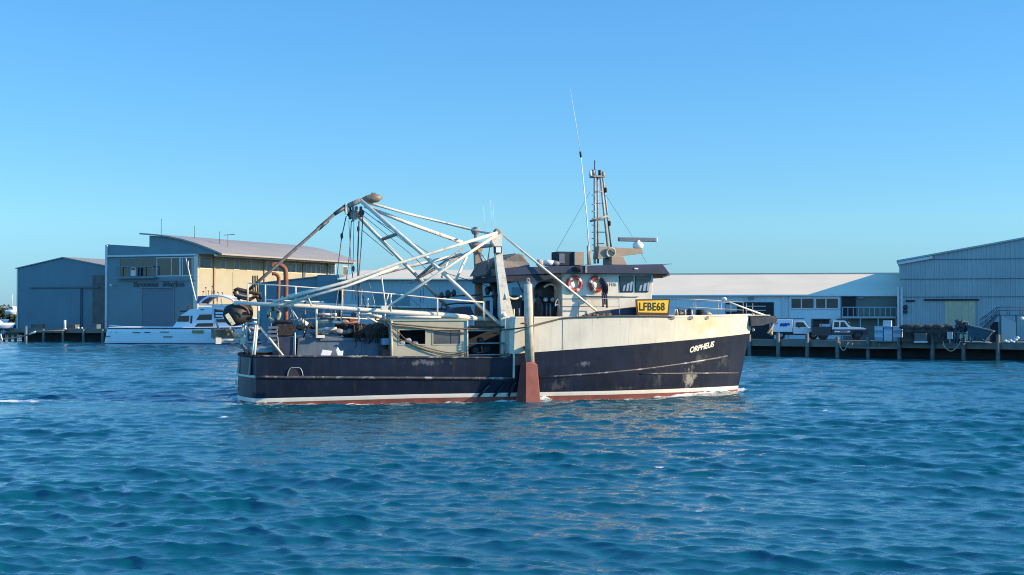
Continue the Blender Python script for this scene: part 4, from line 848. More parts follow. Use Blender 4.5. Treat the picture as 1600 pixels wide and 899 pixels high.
# dark recess between deckhouse and break, with rails and gear
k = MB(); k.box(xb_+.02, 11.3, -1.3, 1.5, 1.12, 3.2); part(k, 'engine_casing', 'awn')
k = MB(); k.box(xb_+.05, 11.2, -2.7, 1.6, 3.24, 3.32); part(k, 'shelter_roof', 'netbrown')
for py, x0, x1, w in ((512.5, 731, 762, 3.2), (516.5, 731, 778, 3.2), (537, 730, 788, 2.4), (555, 730, 790, 2.6)): rod([(x0, py, -2.6), (x1, py-.6, -2.6)], w, 'recess_rail', 'steel' if py > 530 else 'pipe')
for px in (730.5, 788): rod([(px, 536, -2.6), (px, 556, -2.6)], 2.2, 'recess_post', 'steel')
k = MB(); wires(k, [(752, 541, -2.3), (754, 551, -2.3)], 3.4); wires(k, [(745, 552, -2.3), (757, 550, -2.3)], 2.6); part(k, 'rusty_lever', 'rust')
for px, py, rr in ((748, 532, .14), (758, 546, .2), (740, 548, .2)):
    k = MB(); p = S(px, py, -1.6); k.disc((p.x, -1.6, p.z), (.3, -1, 0), [(rr*.6, 0), (rr, .05), (rr, .2), (rr*.6, .24)], 14); part(k, 'pump', 'darkgear')
# hopper tank on the working deck
k = MB(); P = [S(*p, -1.75) for p in ((463, 560), (466, 528.5), (498, 523.5), (520, 527.5), (604, 529.5), (604, 560))]
k.prism([(p.x, p.z) for p in P], XZ, -1.75, 1.4); hp = part(k, 'fish_hopper', 'hopper', bevel=.02)
k = MB(); p, q = S(500, 526.5, -1.75), S(604, 528.5, -1.75); k.box(p.x, q.x, -1.83, -1.752, q.z-.10, q.z+.02); part(k, 'hopper_rim', 'hopper', hp)
for px in (545, 566, 590): k = MB(); p = S(px, 533, -1.75); k.box(p.x-.03, p.x+.03, -1.79, -1.753, 1.2, q.z-.12); part(k, 'hopper_rib', 'hopper', hp)
k = MB(); p, q = S(597.5, 539, -2.3), S(609, 529, -2.3); k.box(p.x, q.x, -2.3, -1.9, p.z, q.z); k.box(p.x+.12, q.x-.1, -2.31, -2.301, p.z+.1, p.z+.14); part(k, 'meter_box', 'bin2', bevel=.015)
k = MB(); p, q = S(598, 559, -2.2), S(610, 546, -2.2); k.box(p.x, q.x, -2.2, -1.9, 1.2, q.z); part(k, 'red_locker', 'pink')
rod([(494.5, 480, -1.9), (494, 526, -1.9)], 3.4, 'stanchion', 'pipe'); k = MB(); p = S(500, 526, -1.95); k.box(p.x-.18, p.x+.2, -2.05, -1.85, p.z-.06, p.z+.06); part(k, 'stanchion_foot', 'pipe')
for px, a_, b_ in ((533, 470, 505), (560, 480, 512), (601, 474, 510), (574, 466, 482)): rod([(px+1, a_, -1.4), (px, b_, -1.4)], 2.4, 'stanchion', 'pipe')
# conveyor and pipework in front of the net pile
for (x0, y0, x1, y1, w, m_, yy_) in ((498, 491, 526, 492, 4.5, 'pipe', -1.2), (564, 493, 580, 490, 4, 'pipe', -1.4), (580, 493, 596, 495, 4.5, 'pipe', -1.0), (572, 496, 590, 504, 2.6, 'pipe', -1.5), (500, 497, 532, 499, 3, 'hopper', -1), (497, 516, 526, 514, 5.5, 'paleline', -1.7), (495, 504, 513, 503, 6, 'khaki', -1.6), (520, 503, 533, 504, 4, 'white', -1.6), (461, 512, 478, 514, 4, 'rust', -1.5), (468, 500, 480, 508, 8, 'white', -1.2), (474, 528, 486, 503, 3, 'awn', -2.0), (461, 520, 461, 556, 2, 'white', -2), (525, 507, 560, 503, 3.5, 'pink', -1.4), (540, 512, 558, 509, 4, 'white', -1.2)):
    rod([(x0, y0, yy_), ((x0+x1)/2, (y0+y1)/2+random.uniform(-.6, .6), yy_), (x1, y1, yy_)], w, 'deck_pipe', m_)
rg = random.Random(21)
for i in range(16):                       # lines hanging from boom and railing down to the deck
    x0 = rg.uniform(450, 606); yy_ = rg.uniform(-2.0, .8); top = rg.choice((452, 462, 478, 482)); x1 = x0+rg.uniform(-9, 9); bot = rg.uniform(498, 524)
    k = MB(); k.tube(catmull([S(x0, top, yy_), S((x0+x1)/2+rg.uniform(-3, 3), (top+bot)/2, yy_), S(x1, bot, yy_)], 4), rg.choice((.012, .016, .024)), 5); part(k, 'hanging_line', rg.choice(('wire', 'paleline', 'rope', 'paleline')))
for i in range(16):                       # small fittings, floats and gear along the hopper's back edge
    px, py = rg.uniform(464, 606), rg.uniform(488, 520); p = S(px, py, rg.uniform(-1.3, .6)); k = MB()
    if i % 3: k.lump((p.x, p.y, p.z), (rg.uniform(.1, .26), .2, rg.uniform(.08, .2)), .35, 2, 2, seed=300+i)
    else: k.box(p.x-.16, p.x+.16, p.y-.15, p.y+.15, p.z-.12, p.z+.12)
    part(k, 'deck_gear', rg.choice(('darkgear', 'net', 'grime', 'darkgear', 'pipe', 'hopper', 'pink')))
for pts, w in ((((455, 500, -.6), (520, 496, -.6), (606, 500, -.6)), 2), (((470, 486, .6), (560, 490, .6), (610, 494, .6)), 2.2), (((452, 478, .4), (466, 500, .2), (476, 520, 0)), 2.2), (((520, 480, -.3), (508, 500, -.6), (498, 522, -.8)), 2.4), (((618, 478, .9), (640, 498, .8)), 2), (((640, 465, .8), (664, 486, .8), (690, 490, .6)), 1.6), (((576, 440, .5), (584, 468, .3), (590, 500, 0)), 1.3)):
    rod(pts, w, 'deck_strut', rg.choice(('pipe', 'grime', 'steel')))
# black bin at the stern and exhaust pipes
p, q = S(431, 556, -1.9), S(460, 526.5, -1.9)
k = MB(); k.hexa([(p.x+.15, -1.9, 1.2), (q.x+.1, -1.9, 1.2), (q.x+.1, -.3, 1.2), (p.x+.15, -.3, 1.2), (p.x, -1.95, q.z), (q.x-.05, -1.95, q.z), (q.x-.05, -.3, q.z), (p.x, -.3, q.z)]); part(k, 'stern_bin', 'navy', bevel=.03)
p, q = S(431, 525, -1.8), S(462, 500, -1.8); k = MB(); k.box(p.x, q.x, -1.8, -.2, p.z, q.z-.2); k.lump(((p.x+q.x)/2, -1, q.z-.2), (.48, .8, .2), .2, 2, 2, seed=2); part(k, 'winch_cover', 'net', bevel=.04)
for pts, w in (([(424.5, 417, -.6), (427, 413.5, -.6), (436, 413.8, -.6), (443, 418, -.6), (446.5, 427, -.6), (446.5, 460, -.6), (446.5, 505, -.6)], 7.5), ([(425, 428, -.9), (430, 428, -.9), (434.5, 432, -.9), (435.5, 440, -.9), (434.5, 470, -.9), (434.5, 505, -.9)], 5.6)):
    k = MB(); k.tube(catmull([S(*p) for p in pts], 4), w/68, 10); part(k, 'exhaust_pipe', 'rust')
# stern gantry frames
for pts, w in ((((404, 478, -1.8), (403.5, 508, -2.0)), 4.2), (((402, 508, -2.0), (397, 556, -2.4)), 4.4), (((399, 508, -2.1), (394, 556, -2.4)), 2.4), (((405, 510, -2.0), (424, 533, -2.3), (443, 557, -2.55)), 3.6), (((384.5, 494, -1.2), (381, 527, -1.2)), 4), (((381, 500, -1.0), (377, 528, -1.0)), 2.4), (((359, 512, -1.0), (368, 528, -1.0)), 3), (((335, 498, -.9), (342, 514, -.9)), 3), (((388, 512, -.8), (395, 530, -.8)), 2.2), (((386, 512, -1.2), (408, 515, -1.2)), 2.6), (((370, 515, -1), (372, 528, -1)), 2.2)):
    rod(pts, w, 'stern_frame', 'pipe')
k = MB(); a_, b_ = S(339, 532, -1.0), S(381, 530.5, -1.0); k.tube([a_, b_], .075, 8); k.box(a_.x-.06, a_.x+.18, -1.12, -.9, a_.z-.16, a_.z+.12); k.box(b_.x-.16, b_.x+.06, -1.12, -.9, b_.z-.22, b_.z+.08); part(k, 'stern_roller', 'white')
p, q = S(337, 530, -.8), S(367, 515, -.8); k = MB(); k.hexa([(p.x, -.8, p.z), (q.x+.25, -.8, p.z), (q.x+.25, 1.3, p.z), (p.x, 1.3, p.z), (p.x, -.8, q.z), (q.x-.05, -.8, q.z), (q.x-.05, 1.3, q.z), (p.x, 1.3, q.z)]); part(k, 'stern_chute', mat('stained_chute', (.20, .15, .09), .75, var=.35, scale=2, rust=.6, rust_c=(.25, .035, .03), rscale=1.8))
k = MB(); a_ = S(355, 533, -1); k.tube([(a_.x, -1, a_.z), (a_.x+1.6, -1, 1.9)], .05, 8); k.tube([(b_.x, .8, b_.z), (.1, .8, 1.9)], .06, 8); k.tube([(b_.x, -1, b_.z), (.1, -1.2, 1.95)], .06, 8); part(k, 'chute_bracket', 'grime')
k = MB(); p, q = S(388, 531, -.6), S(408, 500, -.6)
for i in range(5): z = p.z+(q.z-p.z)*i/4; k.box(p.x, q.x, -.62, -.3, z-.06, z+.04, 0)
k.box(p.x, p.x+.05, -.6, -.2, p.z, q.z); k.box(q.x-.05, q.x, -.6, -.2, p.z, q.z); part(k, 'louvred_rack', 'hopper')
P = [S(*p, -1.4) for p in ((404, 522), (414, 518), (419, 528), (416, 540), (410, 541))]; k = MB(); k.prism([(p.x, p.z) for p in P], XZ, -1.4, -1.3); part(k, 'side_plate', 'bin2')
rod([(422, 480, -2.3), (424, 515, -2.2)], 1.4, 'lashing', 'paleline'); rod([(432, 510, -2.2), (436, 548, -2.4), (441, 556, -2.5)], 1.3, 'lashing', 'paleline')
k = MB()
for i in range(6): p = S(426+random.uniform(-1, 1), 512+i*6.5, -2.2); k.box(p.x-.22, p.x+.22, -2.3, -1.9, p.z-.05, p.z+.05)
part(k, 'stern_ladder', 'hopper')
# trawl winch under the awning and its clutter
wn_ = MB(); p = S(855, 483, -.7)
for px in (842, 871): q = S(px, 480, -.9); wn_.disc((q.x-.05, -.9, q.z-.1), (1, 0, 0), [(.55, 0), (.6, .02), (.6, .08), (.55, .1)], 20)
a_, b_ = S(842, 480, -.9), S(871, 480, -.9); wn_.tube([(a_.x, -.9, a_.z-.1), (b_.x, -.9, b_.z-.1)], .4, 16); wn_.box(a_.x-.2, b_.x+.2, -1.4, 0, 2.96, 3.35); part(wn_, 'trawl_winch', 'darkgear')
k = MB(); p = S(858, 457, -.6); k.disc((p.x-.2, -.6, p.z), (.25, -1, 0), [(.42, -.3), (.52, -.2), (.52, .2), (.42, .3)], 20); k.box(p.x-.15, p.x+.15, -.7, -.2, 3.0, p.z); part(k, 'hydraulic_drum', 'darkgear')
k = MB(); k.tube(catmull([S(*q) for q in ((850, 449, -1.2), (858, 444.5, -1.2), (866, 446, -1.2), (869, 453, -1.2))], 4), .05, 8); part(k, 'white_hose', 'pipe')
for x0, y0, x1, y1, yy_ in ((792, 497, 816, 462, -.2), (816, 497, 833, 470, .3), (874, 495, 879, 440, -1.3), (838, 497, 880, 472, -.3), (800, 470, 812, 465, -.5)):
    k = MB(); p, q = S(x0, y0, yy_), S(x1, y1, yy_); k.box(p.x, q.x, yy_, yy_+.7, p.z, q.z); part(k, 'deck_machinery', 'darkgear', bevel=.05)
for px, a_, b_, m_ in ((797, 470, 496, 'steel'), (796, 482, 496, 'pipe'), (803, 483, 496, 'pipe'), (811, 482, 496, 'hopper'), (854, 474, 496, 'hopper'), (860, 474, 497, 'steel')): rod([(px, a_, -1.5), (px, b_, -1.5)], 2.6, 'control_lever', m_)
k = MB()
for px in (852, 863): p = S(px, 468.5, -1.6); k.disc((p.x, -1.6, p.z), (0, -1, 0), [(.06, 0), (.11, .02), (.11, .08), (.05, .1)], 12)
part(k, 'valve_wheel', 'steel')
k = MB(); k.tube(catmull([S(*q) for q in ((788, 453, -2.2), (790, 459, -2.2), (798, 466, -2.2), (806, 467, -2.0), (814, 463, -1.8))], 5), .05, 8); part(k, 'hanging_hose', 'paleline')
rod([(788, 448, -2.4), (790, 468, -2.5)], 4, 'hanging_rag', 'pipe')
k = MB(); k.tube(catmull([S(*q) for q in ((867, 478, -1.9), (869, 470, -1.9), (873, 469, -1.9), (874, 480, -1.9), (871, 476, -1.9), (867, 478.5, -1.9))], 5), .028, 6); k.tube([S(873, 470, -1.9), S(875, 492, -1.9)], .03, 6); part(k, 'rope_hank', 'paleline')
for px, py, s_ in ((700, 460, 1), (690, 462, .8), (709, 458, .8), (770, 448, 1.2), (762, 455, 1), (773, 462, 1)):
    k = MB(); p = S(px, py, .9); k.lump((p.x, .9, p.z), (.14*s_, .14*s_, .22*s_), .4, 2, 2, seed=px); part(k, 'deck_fitting', 'darkgear')
rod([(684, 464, .9), (706, 463, .9), (752, 461, .9)], 2, 'deck_beam', 'darkgear'); rod([(690, 484, .5), (690, 477, .5), (715, 474, .5), (748, 474, .5)], 2.4, 'deck_beam', 'darkgear'); rod([(762, 470, .2), (762, 500, .2)], 7, 'deck_column', 'darkgear'); rod([(773, 440, .5), (774, 500, .5)], 8, 'deck_column', 'darkgear'); rod([(755, 464, .4), (786, 462, .4)], 3, 'deck_beam', 'darkgear')
k = MB(); P = [S(*q, -.4) for q in ((692, 492), (712, 481), (735, 479), (742, 495))]; k.prism([(q.x, q.z) for q in P], XZ, -.4, 1.2); part(k, 'skylight', 'navy')
# ------------------------------------------------------------------ foredeck
P = [S(*q, -1.9) for q in ((895, 498), (930, 487), (994, 479), (994, 498))]; k = MB(); k.prism([(q.x, q.z) for q in P], XZ, -2.2, 2.2); part(k, 'breakwater', 'navy')
P = [S(*q, -2.62) for q in ((992.5, 468), (1047, 467), (1044.5, 493.5), (994, 492.5))]; P = [(q.x, q.z) for q in P]
k = MB(); k.prism(P, XZ, -2.66, -2.61); sb = part(k, 'registration_board', 'signdark', bevel=.012)
cx, cz = sum(p[0] for p in P)/4, sum(p[1] for p in P)/4
k = MB(); k.prism([(cx+(x-cx)*.90, cz+.03+(z-cz)*.74) for x, z in P], XZ, -2.67, -2.661); part(k, 'yellow_panel', 'yellow', sb)
c_ = S(1018.5, 480, -2.67); lettering('LFBE68', .52, lambda x, y, z: (c_.x+x*.80, -2.676-z, c_.z+y), 'letter', sb, bold=.012, spacing=1.06, extrude=.003)
k = MB(); wires(k, [(1044, 492, -2.6), (1044, 497, -2.6)], 2); wires(k, [(996, 492, -2.6), (996, 497, -2.6)], 2); part(k, 'board_stay', 'grime', sb)
fr = MB(); wires(fr, [(878, 467.5, -2.55), (967, 467, -2.6), (968, 494, -2.6)], 1.7); wires(fr, [(878, 479.5, -2.55), (968, 479, -2.6)], 1.5); wires(fr, [(904, 467, -2.55), (904, 495, -2.6)], 1.4); part(fr, 'side_railing', 'grime')
br = MB()
def bowr(pts): return [(p.x, p.y, p.z) for p in [S(*q) for q in pts]]
for sd_ in (1, -1):
    for yy_, w in ((467.5, 1.2), (480, 1.0)):
        q = bowr([(1046, yy_, -2.3), (1087, yy_+.6, -2.0), (1125, yy_+2.5, -1.5), (1162, yy_+5, -.7)]); br.tube([(x, y*sd_, z) for x, y, z in q], w/68, 6)
    for px, a_, yb in ((1087, 468, -2.0), (1122.5, 471, -1.5), (1127, 471, -1.45), (1161, 474, -.7), (1176, 474, -.35)):
        q = bowr([(px, a_, yb), (px, 495, yb)]); br.tube([(x, y*sd_, z) for x, y, z in q], 1.3/68, 6)
part(br, 'bow_railing', 'steel')
k = MB(); p = S(1132, 467, -1.45); k.lump((p.x, -1.45, p.z), (.13, .1, .09), .5, 2, 2, seed=12); part(k, 'bow_lamp', 'pvc')
rod([(1138, 472, -1.3), (1170, 484, -.5), (1197, 493.5, 0)], 3.2, 'bowsprit_stay', 'white')
k = MB(); P = [S(*q, 0) for q in ((1166, 494), (1197, 493.5), (1206, 497), (1204, 503), (1186, 509), (1168, 510))]; k.prism([(q.x, q.z) for q in P], XZ, -.42, .42); pr = part(k, 'bow_platform', 'darkgear', bevel=.02)
k = MB(); k.box(P[0][0] if False else S(1163, 494, 0).x, S(1197, 494, 0).x, -.46, .46, S(1180, 493.8, 0).z-.01, S(1180, 493.8, 0).z+.06); part(k, 'planking', 'wood', pr)
k = MB(); p = S(1205, 499, 0); k.disc((p.x, -.25, p.z-.02), (0, 1, 0), [(.2, 0), (.14, .1), (.14, .4), (.2, .5)], 16); part(k, 'anchor_roller', 'darkgear', pr)
k = MB(); k.tube(catmull([S(*q) for q in ((1207, 500, -.1), (1207, 508, -.1), (1203, 516, -.15), (1199, 521, -.15))], 4), .10, 8, r2=.05); k.tube(catmull([S(*q) for q in ((1206, 504, .05), (1206, 514, .05), (1205, 521, .05))], 4), .07, 8); p = S(1204.5, 521, .05); k.lump((p.x, .05, p.z), (.11, .1, .12), .2, 2, 2, seed=3); part(k, 'anchor_strop', 'tan', pr)
k = MB(); p = S(1175, 515, 0); k.disc((p.x+.02, -.02, p.z), (1, 0, 0), [(.09, 0), (.11, .06), (.06, .1)], 12); part(k, 'stem_roller', 'white')
for pts in (((1053, 495, -2.35), (1055, 484, -2.35), (1058, 484, -2.35), (1059, 495, -2.35)), ((1071, 495, -2.25), (1071, 484, -2.25)), ((1081, 495, -2.2), (1081, 485, -2.2))): rod(pts, 2.4, 'bitt', 'white')
for px, s_ in ((1074, .22), (1042, .2), (1105, .16)):
    k = MB(); p = S(px, 495, -2.3); k.box(p.x-s_, p.x+s_, -half(p.x, 3.6)-.05, -half(p.x, 3.6)+.15, p.z-.12, p.z+.03); part(k, 'fairlead', 'grime')
k = MB(); p = S(1068, 489, -1.6); k.disc((p.x-.35, -1.6, p.z-.05), (1, 0, 0), [(.25, 0), (.28, .05), (.2, .1), (.2, .6), (.28, .65), (.25, .7)], 16); part(k, 'anchor_winch', 'darkgear')
k = MB(); k.tube([(11.9, -half(12, 3.4)-.03, 3.46), (12.25, -half(12, 3.4)-.03, 3.46)], .025, 6); k.tube([(12.3, -half(12, 3.4)-.03, 2.4), (12.3, -half(12, 3.4)-.03, 3.5)], .02, 6); part(k, 'side_fitting', 'rust', bul)
k = MB(); X_ = onhull(879, 520).x; k.tube([(X_, -half(X_, z)-.012, z) for z in np.linspace(2.25, 3.66, 8)], .014, 6); part(k, 'plate_seam', 'grime', bul)
# ------------------------------------------------------------------ loose gear lying on or hanging from the trawler (things of their own)
def loose(name, label, cat, mb, m, group=None, bevel=0):
    bm = mb.bm; c = Vector((0, 0, 0)); zs = []
    for v in bm.verts: c += v.co; zs.append(v.co.z)
    c /= max(1, len(bm.verts)); c.z = min(zs)
    o = mb.build(name, m, None, SHIP, c, bevel=bevel); tag(o, label, cat, group); return o
for i, (px, py, lab) in enumerate(((897, 444, 'orange and white lifebuoy on the wheelhouse side, nearer the stern, above the rail brace'), (931.5, 444, 'orange and white lifebuoy on the wheelhouse side, beside the hanging dark bundle'))):
    p = S(px, py, -2.06); o = empty('lifebuoy', SHIP, (p.x, -2.08, p.z-.38)); tag(o, lab, 'lifebuoy', 'lifebuoys on the wheelhouse')
    k = MB(); k.ring((p.x, -2.10, p.z), (.06, 1, .05), .31, .085, 32, 10, mf=lambda q, i=i: 1 if (q+i*3) % 8 in (0, 1) else 0); k.build('ring', ['orange', 'ringwhite'], o)
    k = MB(); k.tube([(p.x+.42*math.cos(a), -2.10, p.z+.42*math.sin(a)+(.03*math.cos(4*a))) for a in np.linspace(0, 2*math.pi, 25)], .012, 5); k.build('grab_line', 'paleline', o)
    k = MB(); k.lump((p.x-.12, -2.10, p.z-.05), (.13, .05, .16), .5, 2, 2, seed=i+2); k.build('line_bundle', 'ringwhite', o)
p = S(428, 491.5, -2.25); k = MB(); k.ring((p.x, -2.25, p.z), (.35, 1, 0), .24, .09, 26, 8, mf=lambda q: 1 if q % 7 < 2 else 0); loose('lifebuoy', 'yellowed ring buoy hanging below the boom by the rusty exhaust pipes', 'lifebuoy', k, ['khaki', 'darkgear'])
# bundle of dark netting hung over the side rail
k = MB(); P = [S(*q, -2.45) for q in ((938, 434), (944, 436), (949, 444), (949, 460), (944, 463), (940, 452), (938, 442))]
k.prism([(q.x, q.z) for q in P], XZ, -2.52, -2.38)
bmesh.ops.subdivide_edges(k.bm, edges=k.bm.edges[:], cuts=3, use_grid_fill=True)
for v in k.bm.verts: v.co += Vector((.04, .09, .02))*mnoise.noise(v.co*4)+Vector((0, -.06*math.sin(v.co.z*9), 0))
for px, b_ in ((942, 480), (945, 476), (948, 481)): k.tube(catmull([S(px-1, 458, -2.5), S(px, 468, -2.55), S(px+.5, b_, -2.6)], 4), .045, 6)
loose('netting_bundle', 'dark purple-black netting draped over the rail beside the second lifebuoy', 'netting', k, mat('dark_bundle', (.045, .030, .045), .9, var=.4, scale=6))
# nets in a heap over the hopper
k = MB(); a_, b_ = S(548, 522, -1), S(611, 522, -1)
for i in range(16):
    x = a_.x+(b_.x-a_.x)*(i+.5)/16; k.lump((x, random.uniform(-1.5, .2), 2.95+random.uniform(-.05, .22)), (.34, .6, .36), .35, 2, 2, seed=i)
for i in range(46):
    x = random.uniform(a_.x, b_.x); z = random.uniform(3.1, 3.45); y = -1.85-random.random()*.15
    k.tube(catmull([(x, y+.3, z), (x+random.uniform(-.1, .1), y, z-.2), (x+random.uniform(-.15, .15), y-.02, z-random.uniform(.4, .8))], 3), .022, 5)
loose('trawl_net', 'dark brown trawl net heaped on the hopper behind the khaki deckhouse', 'net', k, 'netbrown')
k = MB(); p = S(515, 518, -1.4)
for i in range(6): k.lump((p.x-.6+i*.3, -1.4+random.uniform(-.2, .2), p.z+random.uniform(-.05, .05)), (.28, .4, .15), .3, 2, 2, seed=20+i)
loose('cod_end', 'pale grey net bag lying along the hopper edge', 'net bag', k, mat('pale_net', (.24, .22, .22), .95, var=.4, scale=9))
k = MB(); a_ = S(528, 511, -1)
for i in range(7): k.lump((S(532+i*5, 511, -1).x, -1.0+random.uniform(-.3, .3), a_.z+random.uniform(-.1, .08)), (.25, .4, .22), .4, 2, 2, seed=40+i)
loose('trawl_net', 'dark blue-black net bunched between the gantry wires', 'net', k, 'net')
# tarred net drum hanging at the stern
o = empty('net_roller', SHIP, S(373, 505, -2.3)); tag(o, 'big black wrapped roller with a cream end plate hung under the boom at the stern', 'net roller')
k = MB(); a_, b_ = S(357, 494, -2.2), S(389, 487, -1.6); ax = (Vector(b_)-Vector(a_)).normalized()
k.disc(a_, ax, [(.36, 0), (.46, .08), (.50, .45), (.47, .8), (.40, 1.05), (.30, 1.15)], 22)
for v in k.bm.verts: v.co += (v.co-Vector(a_)).normalized()*.05*mnoise.noise(v.co*3)
k.build('drum', mat('black_wrapping', (.016, .016, .018), .6, var=.5, scale=3, bump=.6, bscale=4), o)
k = MB(); P = [S(*q, -2.62) for q in ((351, 493), (357, 489), (368, 506), (362, 509))]; k.prism([(q.x, q.z) for q in P], XZ, -2.66, -2.58); k.build('end_plate', mat('cream_plate', (.62, .55, .36), .6, var=.3, scale=6, rust=.5, rust_c=(.1, .07, .04), rscale=7), o)
k = MB(); k.tube(catmull([S(*q) for q in ((373, 476, -2.75), (384, 481, -2.75), (389, 490, -2.6))], 4), .05, 6); k.build('strap', 'pink', o)
# otter board lashed at the pole's foot
o = empty('otter_board', SHIP, S(386, 470, -1.7)); tag(o, 'dark brown steel trawl door frame lashed below the foot of the long stern pole', 'trawl door')
k = MB(); pts = [S(*q, -1.7) for q in ((366, 455), (371, 452), (388, 456), (407, 460), (407, 469), (404, 470), (400, 463), (391, 468), (376, 465), (368, 461), (366, 455))]; k.tube(pts, .085, 8); k.build('frame', 'netbrown', o)
k = MB(); P = [S(*q, -1.68) for q in ((372, 454), (390, 459), (388, 466), (374, 463))]; k.prism([(q.x, q.z) for q in P], XZ, -1.68, -1.62); k.build('board', 'grime', o)
for px in (395, 398.5, 402): k = MB(); k.tube([S(px, 431, -1.6), S(px+.5, 462, -1.7)], .035, 6); k.build('hanger', 'netbrown', o)
# boxes and fenders on the bulwark and deck
k = MB(); P = [S(*q, -2.35) for q in ((499.5, 557), (503, 546.5), (518, 548.5), (514.5, 557.5))]; k.prism([(q.x, q.z) for q in P], XZ, -2.5, -2.3); loose('foam_box', 'tilted white foam box standing on the stern bulwark in front of the grey hopper', 'box', k, 'pvc', bevel=.01)
k = MB(); P = [S(*q, -2.35) for q in ((524, 547), (527, 542), (531, 549), (536, 548), (535, 556), (527, 557.5))]; k.prism([(q.x, q.z) for q in P], XZ, -2.45, -2.3); loose('white_bucket', 'crumpled white bucket on the bulwark right of the tilted foam box', 'bucket', k, 'pvc', bevel=.02)
k = MB(); p = S(551, 558, -2.5)
for i in range(4): k.lump((p.x+.18*i, -2.6, p.z+.02), (.14, .1, .05), .4, 2, 2, seed=60+i)
loose('rag', 'pale rag lying on the bulwark rail below the hopper', 'rag', k, 'paleline')
k = MB(); p = S(1095, 490, -1.6)
for i in range(5): k.ring((p.x+random.uniform(-.05, .05), -1.6, p.z-.15+.07*i), (.05, .1, 1), .26-.02*i, .045, 18, 6)
loose('rope_coil', 'black coil of rope on the foredeck behind the bow rail', 'rope coil', k, 'black')
k = MB(); p = S(1104, 492, -1.9); k.lump((p.x, -1.9, p.z), (.26, .2, .17), .4, 2, 2, seed=70); loose('rope_heap', 'small tan heap of rope on the foredeck by the black coil', 'rope', k, 'tan')
# clothes in the deckhouse window
k = MB(); p = S(640, 536, -2.5)
for dx, dz, r_ in ((-.35, 0, .18), (-.05, .1, .16), (.25, -.05, .2), (.1, -.1, .15)): k.lump((p.x+dx, -2.45, p.z+dz), (r_, .1, r_*.7), .4, 2, 2, seed=int(80+dx*20))
loose('clothing_pile', 'crumpled pale and dark clothing in the open deckhouse window', 'clothes', k, mat('mixed_cloth', (.22, .24, .29), .9, var=.9, scale=5))
# ropes
def rope(pts, r, lab, m='rope', name='mooring_rope'):
    k = MB(); k.tube(catmull(pts, 6), r, 7); return loose(name, lab, 'rope', k, m)
bx = lambda px, py, o_=.06: (lambda p: Vector((p.x, p.y-o_, p.z)))(onhull(px, py))
rope([S(612, 506, -2.75), S(690, 512.5, -2.78), S(777, 515.5, -2.9), S(800, 514.5, -3.35), S(824, 511, -3.85), S(845, 505.5, -3.3), bx(868, 500), bx(885, 496.5), bx(940, 494.5), bx(1000, 494), bx(1050, 495)], .035, 'long brown mooring rope stretched from the deckhouse across the white bow plating')
rope([S(612, 512, -2.72), S(622, 519, -2.7), S(640, 536, -2.7), S(660, 545, -2.7), S(690, 555, -2.7), S(710, 556, -2.7), S(728, 553, -2.7)], .026, 'thin brown rope drooping low across the khaki deckhouse wall')
rope([S(612, 518, -2.72), S(624, 530, -2.7), S(645, 537, -2.7), S(668, 544, -2.7), S(700, 551, -2.7), S(728, 551, -2.7)], .024, 'thin brown rope sagging just under the deckhouse windows')
rope([S(612, 509, -2.72), S(660, 514, -2.7), S(700, 520, -2.7), S(728, 521, -2.7)], .022, 'thin brown rope stretched across the tops of the deckhouse windows')
k = MB()
for i in range(9): p = bx(912+i*5+random.uniform(-2, 2), 493+random.uniform(-1, 1.5), .02); k.lump((p.x, p.y, p.z), (.12, .08, .07), .5, 2, 2, seed=90+i)
loose('line_tangle', 'tangled brown line lying on the bow rail forward of the gallows stay', 'rope', k, 'rope')

# ================================================================== things on the right-hand wharf
def wheel(t, x, y, r, side, m='rim'):
    w = MB(); w.disc((x, y, r), (0, side, 0), [(r*.62, -.2), (r, -.17), (r, -.02), (r*.9, .01), (r*.62, .012)], 20); wh_ = w.build('wheel', 'tyre', t)
    w = MB(); w.disc((x, y+side*.004, r), (0, side, 0), [(r*.58, -.02), (r*.6, .006), (r*.3, .012), (r*.12, .03)], 16); w.build('rim', m, wh_)
def panel(t, pts, y, m, name, th=.012):    # a thin plate standing proud of a body side facing -y
    k = MB(); k.prism(pts, XZ, y-th, y-.002); return k.build(name, m, t)
VF = Frame(*(lambda p: (p.x, p.y))(FR.on(1203, 530, 2, 1.42)), -8, 1.42)
v0 = FR.on(1203, 512, 1, 141.0); VF = Frame(v0.x, 141.0, -8, 1.42)
t = empty('service_ute', VF); tag(t, 'white service ute with a boxy canopy printed with a blue mark, parked on the wharf', 'ute')
k = MB(); k.prism([(2.15, .55), (2.15, .95), (2.2, 1.78), (3.15, 1.78), (3.62, 1.16), (4.62, 1.08), (4.78, .95), (4.78, .5), (4.45, .5), (4.4, .72), (4.2, .84), (3.85, .84), (3.65, .7), (3.6, .5)], XZ, -.86, .86); body = k.build('body', 'carwhite', t, bevel=.04)
k = MB(); k.prism([(2.36, 1.2), (2.38, 1.64), (3.08, 1.64), (3.36, 1.2)], XZ, -.875, -.862); k.build('window', 'glass', t)
k = MB(); k.prism([(3.20, 1.72), (3.60, 1.2), (3.64, 1.2), (3.24, 1.74)], XZ, -.72, .72); k.build('windscreen', 'glass', t)
k = MB(); k.box(0, 2.08, -.92, .92, .72, 1.92); can = k.build('canopy', 'carwhite', t, bevel=.03)
k = MB(); k.box(-.05, 3.2, -.8, .8, 1.95, 2.02); [k.box(x, x+.06, -.7, .7, 1.9, 2.0) for x in (.3, 1.5)]; k.build('roof_rack', 'steelblue', t)
c0 = VF.on(1228, 506.5, 1, -.93)
k = MB()
